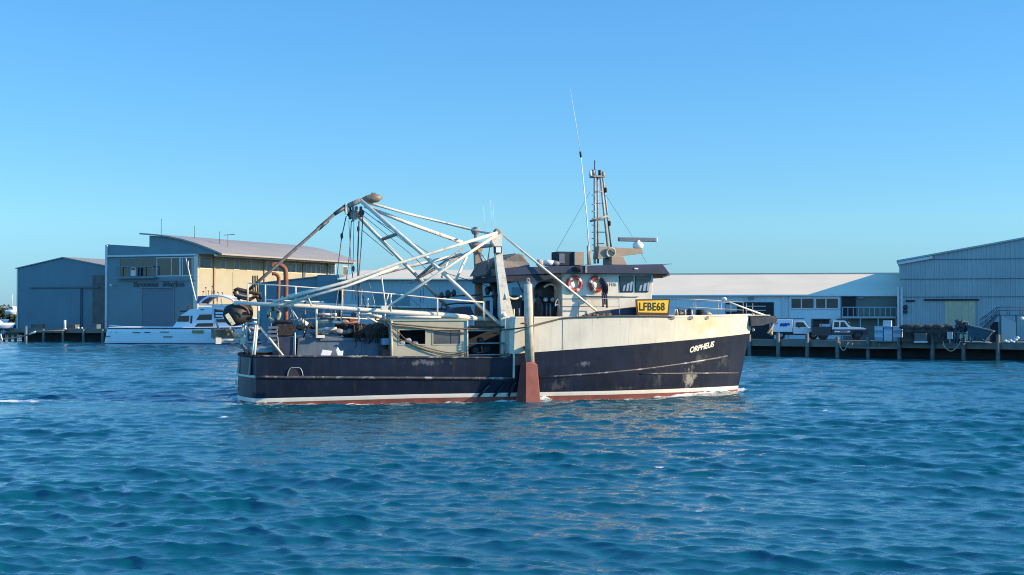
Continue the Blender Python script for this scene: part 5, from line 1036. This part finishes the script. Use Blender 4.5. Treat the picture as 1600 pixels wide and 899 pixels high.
for dx, dz, a, b in ((0, 0, .34, .16), (.3, .06, .22, .10), (-.2, -.08, .2, .12), (.12, -.12, .14, .08), (.45, -.02, .12, .06)):
    k.prism([(1.28+dx+a*math.cos(q), 1.42+dz+b*math.sin(q)+.05*math.sin(q*3)) for q in np.linspace(0, 2*math.pi, 14)[:-1]], XZ, -.931-.004*abs(dx)*10, -.922)
k.build('printed_mark', 'bluemark', can)
k = MB(); k.box(.25, .72, -.93, -.922, 1.52, 1.60); k.box(.25, .62, -.93, -.922, 1.40, 1.44); k.build('print_line', 'bluemark', can)
k = MB(); k.box(-.1, 3.6, -.45, .45, .42, .70); k.box(.0, 2.1, -.85, .85, .66, .72); k.build('chassis', 'cardark', t)
k = MB(); k.box(4.5, 4.86, -.86, .86, .45, .68); k.build('bumper', 'cardark', t)
k = MB(); k.box(2.6, 2.75, -1.0, -.87, 1.16, 1.3); k.build('mirror', 'cardark', t)
k = MB(); k.box(4.70, 4.80, -.8, -.55, .8, .95); k.build('headlight', 'pvc', t)
for x in (1.0, 4.05):
    for sd_ in (-1, 1): wheel(t, x, sd_*.86, .38, sd_)
v0 = FR.on(1268, 512, 1, 138.6); VG = Frame(v0.x, 138.6, -8, 1.42)
t = empty('tray_pickup', VG); tag(t, 'white and black four-wheel-drive pickup with a loaded dark tray and roof rack', 'pickup')
k = MB(); k.prism([(1.82, 1.02), (1.9, 1.80), (3.05, 1.80), (3.5, 1.24), (4.7, 1.14), (4.86, 1.02), (4.86, .99), (1.82, .99)], XZ, -.88, .88); k.build('body', 'carwhite', t, bevel=.04)
k = MB(); k.prism([(1.80, .48), (1.80, .986), (4.9, .986), (5.05, .8), (5.05, .5), (4.65, .5), (4.55, .76), (4.1, .86), (3.8, .7), (3.72, .48)], XZ, -.885, .885); k.build('lower_body', 'cardark', t, bevel=.02)
for x0, x1, s_ in ((2.0, 2.46, 0), (2.58, 3.28, .34)): k = MB(); k.prism([(x0, 1.2), (x0+.04, 1.68), (x1-s_, 1.68), (x1, 1.2)], XZ, -.893, -.882); k.build('window', 'glass', t)
k = MB(); k.prism([(3.08, 1.76), (3.5, 1.27), (3.54, 1.27), (3.12, 1.78)], XZ, -.74, .74); k.build('windscreen', 'glass', t)
k = MB(); k.box(2.05, 3.48, -.90, -.889, .72, .86); dp = k.build('door_panel', 'carwhite', t)
k = MB(); k.box(2.55, 3.2, -.905, -.901, .76, .82); k.build('print_line', 'cardark', dp)
k = MB(); k.box(1.95, 3.6, -.95, -.887, .42, .47); k.build('side_step', 'steel', t)
k = MB(); k.box(2.3, 3.3, -.7, .7, 1.86, 1.98); [k.box(x, x+.05, -.7, -.62, 1.78, 1.88) for x in (2.4, 3.0)]; k.build('roof_rack', 'cardark', t)
tr_ = MB(); tr_.box(.0, 1.76, -.95, .95, .62, .80); tr_.box(0, 1.76, -.96, -.92, .42, 1.24); tr_.box(0, 1.76, .92, .96, .42, 1.24); tr_.box(.1, 1.7, .80, .86, 1.2, 1.9); tr_.box(-.02, .02, -.95, .95, .8, 1.16)
for x in (.02, .85, 1.68): tr_.box(x, x+.06, -.94, -.88, 1.16, 1.92); tr_.box(x, x+.06, .88, .94, 1.16, 1.92)
tr_.box(0, 1.75, -.95, .95, 1.90, 1.99); tr_.build('tray', 'cardark', t)
k = MB(); k.box(5.0, 5.12, -.8, .8, .5, 1.12); k.build('bull_bar', 'cardark', t)
k = MB(); k.tube([(3.4, -.80, 1.0), (3.36, -.86, 1.6), (3.2, -.86, 1.86)], .045, 8); k.build('snorkel', 'cardark', t)
k = MB(); k.box(4.72, 4.875, -.82, -.56, .92, 1.06); k.build('headlight', 'pvc', t)
for x in (1.05, 4.18):
    for sd_ in (-1, 1): wheel(t, x, sd_*.88, .42, sd_, 'cardark')
k = MB(); k.box(.72, 1.18, -.7, -.1, .81, 1.5); o = k.build('tray_box', 'bin', None, VG, (.95, -.4, .81)); o.location.z += 0; tag(o, 'pale box on the pickup tray, the one nearer the tailgate', 'box', 'boxes on the pickup tray')
k = MB(); k.box(1.22, 1.64, -.72, -.1, .81, 1.5); o = k.build('tray_box', 'bin', None, VG, (1.4, -.4, .81)); tag(o, 'pale box on the pickup tray, the one against the cab', 'box', 'boxes on the pickup tray')
# stacked fish bins
v0 = FR.on(1367, 524, 1, 128.3); BF = Frame(v0.x, 128.3, -20, 1.42)
k = MB(); k.box(-.05, 2.35, -.6, .6, .0, .12); o = k.build('pallet', 'timber', None, BF, (1.1, 0, 0)); tag(o, 'wide timber pallet under the stack of pale fish bins', 'pallet')
def bin_mb(): 
    k = MB(); k.hexa([(-.34, -.5, 0), (.34, -.5, 0), (.34, .5, 0), (-.34, .5, 0), (-.36, -.53, .29), (.36, -.53, .29), (.36, .53, .29), (-.36, .53, .29)]); k.box(-.385, .385, -.555, .555, .262, .303); return k
proto = {}
for m_ in ('bin', 'bin2'):
    k = bin_mb(); me_ = bpy.data.meshes.new('fish_bin'); bmesh.ops.recalc_face_normals(k.bm, faces=k.bm.faces[:]); k.bm.to_mesh(me_); k.bm.free(); me_.materials.append(M[m_]); proto[m_] = me_
rowname = ('bottom', 'second', 'third', 'top')
for r_ in range(4):
    for c_ in range(3):
        o = bpy.data.objects.new('fish_bin', proto['bin' if (c_ == 1 and r_ < 3) or (r_+c_) % 2 else 'bin2']); col.objects.link(o)
        o.matrix_world = BF.M @ Matrix.Translation((.38+c_*.79, random.uniform(-.02, .02), .122+r_*.305)) ; o.location = (BF.M @ Vector((.38+c_*.79, random.uniform(-.02, .02), .122+r_*.305))); o.rotation_euler = (0, 0, BF.rot)
        tag(o, 'plastic fish bin in the %s layer of the wharf stack, %s column' % (rowname[r_], ('column nearest the pickup,', 'middle', 'column nearest the tall warehouse,')[c_].replace('column ', '').rstrip(',')), 'fish bin', 'fish bins stacked on the wharf')
k = MB(); k.box(.72, 1.42, -.35, .35, 1.345, 1.86); o = k.build('carton', 'bin', None, BF, (1.0, 0, 1.345), bevel=.02); tag(o, 'pale carton alone on top of the fish bin stack', 'carton')
# brown net heap and what stands against it
v0 = FR.on(1411, 520, 1, 126.5); HF = Frame(v0.x, 126.5, -22, 1.42)
k = MB()
for i in range(46): k.lump((random.uniform(.25, 4.4), random.uniform(-.3, .6), random.choice((.3, .6, .95, 1.25, 1.3))), (.62, .42, .24), .35, 1.8, 2, seed=100+i)
for i in range(60):
    x = random.uniform(.0, 4.6); k.tube(catmull([(x, .2, 1.4+random.random()*.25), (x+random.uniform(-.2, .2), -.35, 1.3), (x+random.uniform(-.2, .2), -.62, random.uniform(.3, .9))], 3), .02, 4)
k.box(.05, 4.6, -.55, 1.0, 0, 1.3); o = k.build('net_stack', 'brownheap', None, HF, (2.3, 0, 0)); tag(o, 'long brown stack of old nets on the wharf below the corrugated warehouse', 'net stack')
k = MB(); k.box(1.1, 2.1, -1.25, -.75, .05, .82); k.box(1.05, 2.15, -1.3, -.7, 0, .14, 1); o = k.build('switch_cabinet', ['shedpatch', 'officelt'], None, HF, (1.6, -1, 0)); tag(o, 'grey-brown cabinet on a pale base in front of the net stack', 'cabinet')
k = MB(); k.box(3.75, 4.2, -1.1, -.85, .32, .92); k.box(3.93, 4.0, -1.02, -.95, 0, .34); o = k.build('notice_box', 'officelt', None, HF, (4, -1, 0)); tag(o, 'small pale box on a post at the end of the net stack', 'box')
v0 = FR.on(1490, 520, 1, 123.5); MF = Frame(v0.x, 123.5, -24, 1.42)
t = empty('fish_hopper_machine', MF, (1.5, 0, 0)); tag(t, 'blue-grey loading machine with a tilted hopper and tangled frame on the wharf edge', 'machine')
k = MB(); k.hexa([(1.5, -.35, .25), (2.5, -.35, .15), (2.5, .5, .15), (1.5, .5, .25), (1.05, -.75, 1.55), (3.2, -.75, 1.0), (3.2, .8, 1.0), (1.05, .8, 1.55)]); k.hexa([(1.0, -.8, 1.5), (3.25, -.8, .95), (3.25, .85, .95), (1.0, .85, 1.5), (1.0, -.8, 1.6), (3.25, -.8, 1.05), (3.25, .85, 1.05), (1.0, .85, 1.6)]); k.build('hopper', 'steelblue', t)
k = MB()
for a, b in (((.3, -.5, 0), (.55, -.4, 1.75)), ((.9, -.5, 0), (.75, -.4, 1.9)), ((.3, .5, 0), (.55, .4, 1.7)), ((.2, -.5, .9), (1.1, -.5, .8)), ((.5, -.4, 1.7), (1.2, -.4, 1.75)), ((1.2, -.4, 1.75), (1.3, -.5, .2)), ((1.0, -.7, .05), (3.1, -.7, .05)), ((2.6, -.6, 0), (2.2, -.5, .7)), ((1.4, -.6, 0), (1.7, -.5, .6)), ((.15, -.4, 1.1), (.15, -.4, 0))): k.tube([a, b], .07, 7)
k.build('frame', 'steelblue', t)
k = MB(); [k.lump((random.uniform(.3, 1.2), -.3+random.uniform(-.2, .2), random.uniform(.9, 1.85)), (.24, .24, .26), .45, 2, 2, seed=150+i) for i in range(7)]; k.build('engine', 'darkgear', t)
k = MB(); k.box(.0, .28, -.6, -.3, 1.25, 1.72); k.build('control_box', 'whgrey', t)
# stair and landing against the warehouse
v0 = FR.on(1533, 520, 1, 124.5); SF = Frame(v0.x, 124.5, -8, 1.42)
t = empty('steel_staircase', SF, (2, 0, 0)); tag(t, 'steel staircase with railings rising to a landing at the right edge', 'staircase')
z1 = SF.on(1560, 492, 1, 0).z; x1 = SF.on(1560, 490, 1, 0).x; hl = z1-0
k = MB()
for y in (-.5, .5): k.prism([(.0, hl-1.45), (.3, hl-1.45), (x1, hl), (x1, hl+.16), (0, hl-1.25)], XZ, y-.03, y+.03)
k.build('stringer', 'steelblue', t)
for i in range(7): k = MB(); f = (i+.5)/7; k.box(x1*f-.14, x1*f+.14, -.47, .47, hl-1.35+1.4*f, hl-1.31+1.4*f); k.build('tread', 'steel', t)
for y in (-.5, .5):
    k = MB()
    for o_ in (.45, .9): k.tube([(0, y, hl-1.3+o_), (x1, y, hl+.1+o_*.6), (6.5, y, hl+.1+o_*.6)], .035, 6)
    for x in np.linspace(0, x1, 4): k.tube([(x, y, hl-1.4+1.4*x/x1), (x, y, hl-.4+1.03*x/x1)], .03, 6)
    for x in np.linspace(x1+.8, 6.4, 5): k.tube([(x, y, hl), (x, y, hl+.64)], .03, 6)
    k.build('railing', 'steelblue', t)
k = MB(); k.box(x1, 6.6, -.6, .6, hl-.08, hl); k.prism([(x1+2.2, hl-.1), (5.9, hl-1.9), (6.2, hl-1.9), (x1+2.6, hl-.1)], XZ, -.6, -.5); [k.box(x, x+.1, -.5, -.4, 0, hl-.08) for x in (x1, x1+1.3, 6.2)]; k.build('landing', 'steelblue', t)
k = MB(); k.prism([(x1+.12, .05), (x1+1.28, .05), (x1+1.28, hl-.62), (x1+.12, hl-.14)], XZ, -.72, -.64); k.build('side_panel', 'whgrey', t)
k = MB(); k.box(x1-.55, x1-.05, -.3, 1.0, 0, hl-.6); k.build('stair_support', 'dark', t)
p = SF.on(1597, 498, 1, -.7); k = MB(); k.disc((p.x, -.7, p.z-.1), (0, 0, 1), [(.08, 0), (.14, .05), (.14, .2), (.06, .26)], 12); k.build('lamp', 'pvc', t)
k = MB(); k.lump((5.2, .6, .5), (1.3, .5, .55), .25, 2, 3, seed=5, flat=-.5); o = k.build('net_heap', 'brownheap', None, SF, (5.2, .6, 0)); tag(o, 'small brown heap behind the stair foot at the right edge', 'net heap')
for i, (px, py) in enumerate(((1571, 534), (1575, 536), (1579, 533.5), (1583, 535), (1587, 531.5), (1590, 529))):
    p = FR.on(px, py, 1, 121.6); k = MB(); k.lump((0, 0, .14), (.16, .15, .13), .15, 2, 2, seed=i); o = k.build('net_float', 'pvc' if i % 2 else 'ringwhite', None, Frame(p.x, 121.6, 0, max(1.42, p.z-.1)))
    tag(o, 'white net float in the little pile on the wharf below the stair panel', 'float', 'net floats on the wharf')
for px, s_ in ((1318, 1), (1486, 2)):
    a = WR.on(px-6*s_, 534, 1, -.56); b = WR.on(px, 548 if s_ == 1 else 549, 1, -.6); c = WR.on(px+7*s_, 535, 1, -.56)
    k = MB(); k.tube(catmull([a, WR.on(px-5*s_, 542, 1, -.6), b, WR.on(px+5*s_, 542, 1, -.6), c], 5), .045, 6); o = k.build('mooring_line', 'paleline', None, WR, a)
    tag(o, 'pale mooring line looped below the wharf under the pickup' if s_ == 1 else 'pale mooring line sagging below the wharf under the blue-grey machine', 'rope')
k = MB(); a, b = WR.on(1326, 543, 1, -.5), WR.on(1404, 543, 1, -.5); k.box(a.x, b.x, -.75, -.35, a.z-.08, a.z+.08); [k.box(x, x+.12, -.7, -.5, a.z-.0, 1.3) for x in np.linspace(a.x+.3, b.x-.4, 4)]; o = k.build('boarding_platform', 'timber', None, WR, ((a.x+b.x)/2, -.5, a.z)); tag(o, 'low boarding platform hung on the wharf face below the fish bins', 'platform')
# round-topped dark bollard-like bush of hoses beside the downpipe
p = FR.on(1410, 530, 1, 131); k = MB(); [k.ring((0, random.uniform(-.1, .1), .45+.1*i), (.2, 1, .1*i), .42, .06, 18, 6) for i in range(4)]; o = k.build('hose_reel', 'darkgear', None, Frame(p.x, 131, -8, 1.42)); tag(o, 'dark coiled hoses standing between the fish bins and the net stack', 'hose')

# ================================================================== the moored white cruiser
t = empty('moored_cruiser', CRU, (8, 0, 0)); tag(t, 'long white fishing cruiser moored before the office building, mostly in shade', 'motor boat')
def C(px, py, y=-2.3): return CRU.on(px, py, 1, y)
L_ = C(425, 537).x; xs0, zs0 = C(162, 536), C(168.5, 511)
def ch(x, z): 
    f = max(0, (x-L_*.62)/(L_*.38)); return max(.02, lerp(z, [-.5, 0, 2], [1.8, 2.15, 2.35])*(1-f**lerp(z, [0, 2], [1.7, 2.6])))
zt_ = lambda x: zs0.z+.0012*max(0, x-10)**2
h = MB(); xs_ = [xs0.x+(L_-xs0.x)*i/30 for i in range(31)]
for sd_ in (-1, 1):
    rows = []
    for i, x in enumerate(xs_): rows.append([((x+(zs0.x-xs0.x)*(z/zs0.z) if i == 0 else x+.25*z*(i/30)), sd_*ch(x, z), z) for z in (-.6, 0, .5, 1.0, 1.5, zt_(x))])
    h.grid(rows)
r0 = [(xs0.x+(zs0.x-xs0.x)*(z/zs0.z), ch(xs0.x, z), z) for z in (-.6, 0, .5, 1.0, 1.5, zs0.z)]; h.grid([[(x, -y, z) for x, y, z in r0], r0])
h.grid([[(x+.25*zt_(x)*(i/30) if i else zs0.x, -ch(x, zt_(x)), zt_(x)), (x+.25*zt_(x)*(i/30) if i else zs0.x, ch(x, zt_(x)), zt_(x))] for i, x in enumerate(xs_)], smooth=False)
bmesh.ops.remove_doubles(h.bm, verts=h.bm.verts[:], dist=.004); hl_ = h.build('hull', 'gelcoat', t)
k = MB(); k.tube([(x+(.25*zt_(x)*(i/30) if i else zs0.x-x), -ch(x, zt_(x))-.02, zt_(x)-.16) for i, x in enumerate(xs_)], .07, 6); k.build('rubbing_strake', 'cardark', t)
k = MB(); k.tube([(xs0.x+(L_-xs0.x)*i/30+.02, -ch(xs_[i], .02)-.012, .06) for i in range(31)], .09, 6); k.build('waterline_stripe', 'cardark', t)
k = MB(); pts = [C(169, 508.5), C(190, 511), C(268, 512.5)]; k.tube([(p.x+.1, -2.2, p.z+.02) for p in pts], .07, 6); k.build('deck_rail', 'gelcoat', t)
for px, py in ((172, 518), (181, 518.5)): k = MB(); p = C(px, py, -2.38); k.disc((p.x, -2.30, p.z), (0, -1, 0), [(.14, 0), (.16, .06), (.1, .1)], 12); k.build('fitting', 'pvc', t)
for px, py, w in ((213, 520, 1.0), (230, 519.5, .8), (257, 519, 1.2), (166, 525.5, 1.0), (262, 526.5, 1.2)): k = MB(); p = C(px, py, -2.36); k.box(p.x-w/2, p.x+w/2, -2.37, -2.30, p.z-.05, p.z+.05); k.build('vent', 'cardark', t)
p, q = C(300, 521, -2.4), C(317.5, 516.5, -2.4); k = MB(); k.box(p.x, q.x, -2.40, -2.33, p.z, q.z); k.build('number_plate', mat('dull_yellow_plate', (.30, .24, .05), .6), t)
Y1 = -1.8
pl = lambda P, y=Y1: [(CRU.on(a, b, 1, y).x, CRU.on(a, b, 1, y).z) for a, b in P]
k = MB(); k.prism(pl(((268, 514), (282.5, 493), (297, 483.5), (334, 482), (334, 514))), XZ, Y1, 1.8); cab = k.build('cabin', 'gelcoat', t, bevel=.05)
k = MB(); k.prism(pl(((334.2, 514), (334.2, 497), (396, 497), (400, 514))), XZ, Y1+.1, 1.7); k.build('saloon', 'gelcoat', t, bevel=.05)
for P, m_ in ((((276.5, 503), (280.5, 494), (296, 493.5), (295, 503)), 'glass'), (((297, 505.5), (298, 493.5), (301, 493.5), (300, 505.5)), 'cardark'), (((306.5, 500.5), (312, 492), (331, 491.5), (331, 500)), 'glass'), (((303.5, 511.5), (309, 505.5), (333, 505), (333, 511.5)), 'glass')):
    k = MB(); k.prism(pl(P), XZ, Y1-.03, Y1-.004); k.build('window', m_, cab)
k = MB(); k.prism(pl(((336, 504), (338, 499), (394, 499), (394, 504)), Y1+.1), XZ, Y1+.06, Y1+.096); k.build('window', 'glass', t)
k = MB(); k.prism(pl(((309, 490.5), (310, 480), (332, 480), (332, 490.5)), Y1-.1), XZ, Y1-.1, .4); k.prism(pl(((313, 485), (313, 483.5), (319, 483.5), (319, 485)), Y1-.12), XZ, Y1-.12, Y1-.102, 1); k.build('side_locker', ['gelcoat', 'cardark'], t)
k = MB(); k.prism(pl(((312, 477.5), (312, 475.8), (372, 475.2), (374, 477))), XZ, Y1-.2, 1.9); k.build('flybridge_deck', 'gelcoat', t)
k = MB(); k.prism(pl(((331, 481.8), (331, 477.8), (366, 477.8), (364, 484), (340, 484))), XZ, Y1, 1.6); k.build('flybridge_side', 'gelcoat', t)
k = MB(); k.prism(pl(((336, 496.5), (338, 485.5), (366, 486), (368, 496.5))), XZ, Y1+.2, 1.5); k.build('rear_cabin', 'cardark', t)
for py in (489.5, 494): k = MB(); a, b = C(337, py, Y1), C(360, py, Y1); k.box(a.x, b.x, Y1-.05, Y1+.19, a.z-.12, a.z+.12); k.build('rear_rail', 'gelcoat', t)
k = MB(); P = [C(*q, -1.5) for q in ((311, 475), (318, 468), (328, 463), (340, 462), (353, 464.5), (363, 469), (370, 476))]
for y in (-1.5, 1.5): k.tube(catmull([(p.x, y, p.z) for p in P], 4), .13, 8)
k.build('arch', 'gelcoat', t)
k = MB(); k.prism(pl(((308, 474.5), (309, 463), (328, 462), (318, 467.5), (311.5, 474.5)), -1.45), XZ, -1.45, 1.45); k.build('canvas_dodger', 'canvasblue', t)
k = MB(); k.prism(pl(((327, 462.6), (340, 460.6), (354, 463.6), (354, 465), (340, 462.4), (328, 464.4)), -1.5), XZ, -1.5, 1.5); k.build('bimini', 'gelcoat', t)
k = MB(); k.tube([C(339, 463, -.8), C(340, 476, -.8)], .10, 8); k.build('arch_post', 'wood', t)
k = MB(); k.tube([C(345.5, 465, -1.6), C(346, 480, -1.6)], .07, 8); k.build('arch_post', 'pvc', t)
k = MB(); k.tube([C(307, 474, -1.6), C(299, 440, -1.6), C(290.5, 404, -1.6)], .11, 8, r2=.05); ou = k.build('outrigger_pole', 'pvc', t)
for a, b in (((301, 443), (298.5, 444.5)), ((302, 462), (304.5, 462)), ((294.5, 420), (294, 408))): k = MB(); k.tube([C(*a, -1.6), C(*b, -1.6)], .05, 6); k.build('spreader', 'pvc', ou)
for px, top in ((317, 456), (322, 450), (326, 455), (330, 447.5), (333, 457), (336, 455), (342, 457), (349, 458)):
    k = MB(); a, b = C(px, 462.5, -.5), C(px+random.uniform(-2, 2), top, -.5); k.tube([a, b], .03, 5); k.lump(b, (.12, .1, .08), .3, 2, 2, seed=px); k.build('aerial', 'cardark', t)
k = MB(); p = C(295.5, 481.5, -1.2); k.ring((p.x, -1.2, p.z), (.7, 1, .3), .36, .13, 22, 8); o = k.build('lifebuoy', mat('faded_orange', (.62, .20, .12), .6), None, CRU, (p.x, -1.2, p.z-.4)); tag(o, 'faded orange lifebuoy on the cabin roof of the white cruiser', 'lifebuoy')
k = MB(); p = C(290, 485, -1.3); k.box(p.x-.7, p.x+.5, -1.5, -.8, p.z-.25, p.z-.02); k.build('roof_hatch', 'cardark', t)

# ================================================================== left-hand wharf and the far shore
def on_wharf(px, py, y=-7.6): p = LB.on(px, py, 1, y); return p
for px0, px1, py, m_, lab in ((48.5, 63.5, 507, 'shedpatch', 'grey-brown crate on the left wharf, nearest the end of the jetty'), (104.5, 117.5, 507.5, 'shedpatch', 'brownish crate on the left wharf beside the white post'), (134.5, 151, 507, 'steelblue', 'long grey-blue crate on the left wharf beside the white cruiser')):
    a, b = on_wharf(px0, py), on_wharf(px1, py); k = MB(); k.box(a.x, b.x, -7.6, -6.7, 1.74, a.z)
    for i in range(3): z = 1.74+(a.z-1.74)*(i+.5)/3; k.box(a.x-.02, b.x+.02, -7.63, -7.601, z-.05, z+.05)
    o = k.build('wharf_crate', m_, None, LB, ((a.x+b.x)/2, -7.2, 1.74)); tag(o, lab, 'crate', 'crates on the left wharf')
a = LB.on(101.5, 500.5, 1, -9.0); k = MB(); k.tube([(a.x, -9.0, 1.72), (a.x, -9.0, a.z)], .16, 10); k.disc((a.x, -9.0, 1.70), (0, 0, 1), [(.24, 0), (.24, .12), (.16, .14)], 12); o = k.build('white_post', 'pvc', None, LB, (a.x, -9, 1.7)); tag(o, 'short white post standing on the edge of the left wharf', 'post')
for px, py, r_, lab in ((122, 512.5, .17, 'white float lying on the left wharf edge'), (128, 514.5, .15, 'smaller pale float beside the white one on the left wharf')):
    p = LB.on(px, py, 1, -8.2); k = MB(); k.lump((p.x, -8.2, 1.72+r_), (r_*1.1, r_, r_), .1, 2, 2, seed=px); o = k.build('float', 'pvc' if px == 122 else 'bin', None, LB, (p.x, -8.2, 1.72)); tag(o, lab, 'float')
a, b = LB.on(40.5, 510.5, 1, -11.5), LB.on(40.5, 536, 1, -11.5); k = MB(); k.tube([(a.x, -11.5, -1.2), (a.x, -11.5, a.z)], .20, 10); k.disc((a.x, -11.5, a.z), (0, 0, 1), [(.2, 0), (.12, .1)], 10); o = k.build('mooring_post', 'hopper', None, LB, (a.x, -11.5, -1.2)); tag(o, 'pale round mooring post rising from the water beyond the jetty end', 'post')
k = MB(); P = [LB.on(*q, 1, -11.3) for q in ((-12, 532), (0, 530.5), (20, 528.5), (38, 525), (48, 521.5), (58, 518), (75, 517.5), (100, 516.5))]; k.tube(P, .09, 7); k.tube([LB.on(46, 522.2, 1, -11.4), LB.on(56, 518.6, 1, -11.4)], .13, 7, 1); o = k.build('gangway_rail', ['tan', 'pvc'], None, LB, P[3]); tag(o, 'long thin rail sloping up to the left wharf past the mooring post', 'rail')
k = MB(); a, b = LB.on(1, 522, 1, -11.6), LB.on(4, 534, 1, -11.6); k.tube([a, b], .09, 7); o = k.build('leaning_stake', 'pvc', None, LB, b); tag(o, 'thin white stake leaning in the water at the left edge', 'stake')
k = MB(); p = LB.on(5.5, 519.5, 1, -8); k.lump((p.x, -8, p.z), (.36, .36, .36), .05, 1, 2); k.tube([(p.x, -8, p.z+.3), (p.x, -8, p.z+.7)], .05, 6); o = k.build('round_fender', 'bin', None, LB, (p.x, -8, p.z-.3)); tag(o, 'pale round fender hung at the far left beneath the moored boats', 'fender')
k = MB(); a, b = LB.on(-14, 524, 1, -7.5), LB.on(30, 524, 1, -7.5); k.box(a.x, b.x, -7.6, -5.4, .9, 1.2); [k.box(x, x+.3, -7.5, -7.2, -1.4, .9) for x in np.linspace(a.x+1, b.x-1, 4)]; o = k.build('floating_jetty', 'timber', None, LB, (a.x, -7, .9)); tag(o, 'low dark jetty at the far left with boats tied along it', 'jetty')
def small_boat(px0, px1, pyt, pyw, depth, lab, cabin):
    F_ = Frame(FR.on(px0, 500, 1, depth).x, depth, -10); zw = FR.on(px0, pyw, 1, depth).z; zt2 = FR.on(px0, pyt, 1, depth).z; Ln = FR.on(px1, 500, 1, depth).x-FR.on(px0, 500, 1, depth).x
    F_ = Frame(FR.on(px0, 500, 1, depth).x, depth, -10, zw); H_ = zt2-zw
    t = empty('moored_launch', F_, (Ln/2, 0, 0)); tag(t, lab, 'motor boat', 'launches at the far left')
    k = MB(); rows = []
    for i in range(15):
        f = i/14; w = 1.5*max(.02, (1-max(0, f-.4)**2*2.6)); rows.append([(f*Ln, -w*.7, 0), (f*Ln+.2*f, -w, H_*.5), (f*Ln+.4*f, -w*.98, H_*.9), (f*Ln+.4*f, -w*.5, H_), (f*Ln+.4*f, w*.5, H_), (f*Ln+.4*f, w*.98, H_*.9), (f*Ln+.2*f, w, H_*.5), (f*Ln, w*.7, 0)])
    k.grid(rows); k.bm.faces.new(k.bm.verts[:8]); k.build('hull', 'gelcoat', t)
    k = MB(); k.prism([(Ln*.2, H_+.003), (Ln*.75, H_+.003), (Ln*.62, H_+cabin), (Ln*.24, H_+cabin)], XZ, -1.0, 1.0); cb = k.build('cabin', 'gelcoat', t, bevel=.05)
    k = MB(); k.prism([(Ln*.28, H_+cabin*.4), (Ln*.66, H_+cabin*.4), (Ln*.6, H_+cabin*.8), (Ln*.3, H_+cabin*.8)], XZ, -1.03, -1.004); k.build('window', 'glass', cb)
    k = MB(); k.tube([(Ln*.3, 0, H_+cabin), (Ln*.3, 0, H_+cabin+2.2)], .05, 6); k.build('mast', 'pvc', t)
small_boat(-60, 16, 499, 507.5, 214, 'cream rounded launch at the far left, nearest the blue shed', .7)
small_boat(-40, 25, 504.5, 513, 208, 'white launch at the far left lying in front of the cream one', .45)
small_boat(14, 31, 484.5, 491.5, 262, 'small white launch standing higher and farther off behind the others', .6)
rnd = random.Random(11)
for i, (px, py, sz) in enumerate(((3, 492, 2.0), (11, 489, 2.2), (20, 494, 2.0), (-9, 491, 2.4), (-22, 490, 2.6), (26, 496, 1.3))):
    p = FR.on(px, py, 1, 300); F_ = Frame(p.x, 300, 0, 1.3); t = empty('shore_bush', F_); tag(t, 'olive green bush on the far shore at the left edge', 'bush', 'bushes on the far shore')
    k = MB()
    for j in range(380):
        d = Vector((rnd.gauss(0, 1), rnd.gauss(0, 1), rnd.gauss(0, 1))).normalized()*sz*(.45+.6*rnd.random()); q = Vector((d.x, d.y, (p.z-1.3)+d.z*.75)); s_ = .16+.2*rnd.random()
        u = Vector((rnd.gauss(0, 1), rnd.gauss(0, 1), rnd.gauss(0, 1))).normalized(); w = u.orthogonal().normalized()
        k.bm.faces.new([k.bm.verts.new(q+u*s_), k.bm.verts.new(q+w*s_*.6), k.bm.verts.new(q-u*s_), k.bm.verts.new(q-w*s_*.6)])
    k.build('foliage', 'leaf', t, recalc=False); k = MB(); [k.tube([(0, 0, 0), (rnd.uniform(-.8, .8), rnd.uniform(-.5, .5), p.z-1.3)], .09, 6) for j in range(3)]; k.build('stem', 'timber', t)
p = FR.on(22, 485, 1, 330); k = MB(); k.box(-4, 4, 0, 8, 0, p.z-1.3-.6); k.prism([(-4.4, p.z-1.9), (4.4, p.z-1.9), (3.4, p.z-1.1), (-3.4, p.z-1.1)], XZ, -.4, 8.4); k.box(-2.5, -.5, -.06, -.003, 1.2, p.z-2.6, 1); o = k.build('shore_house', ['cream', 'glass'], None, Frame(p.x, 330, 0, 1.3)); tag(o, 'small pale house on the far shore above the launches', 'house')
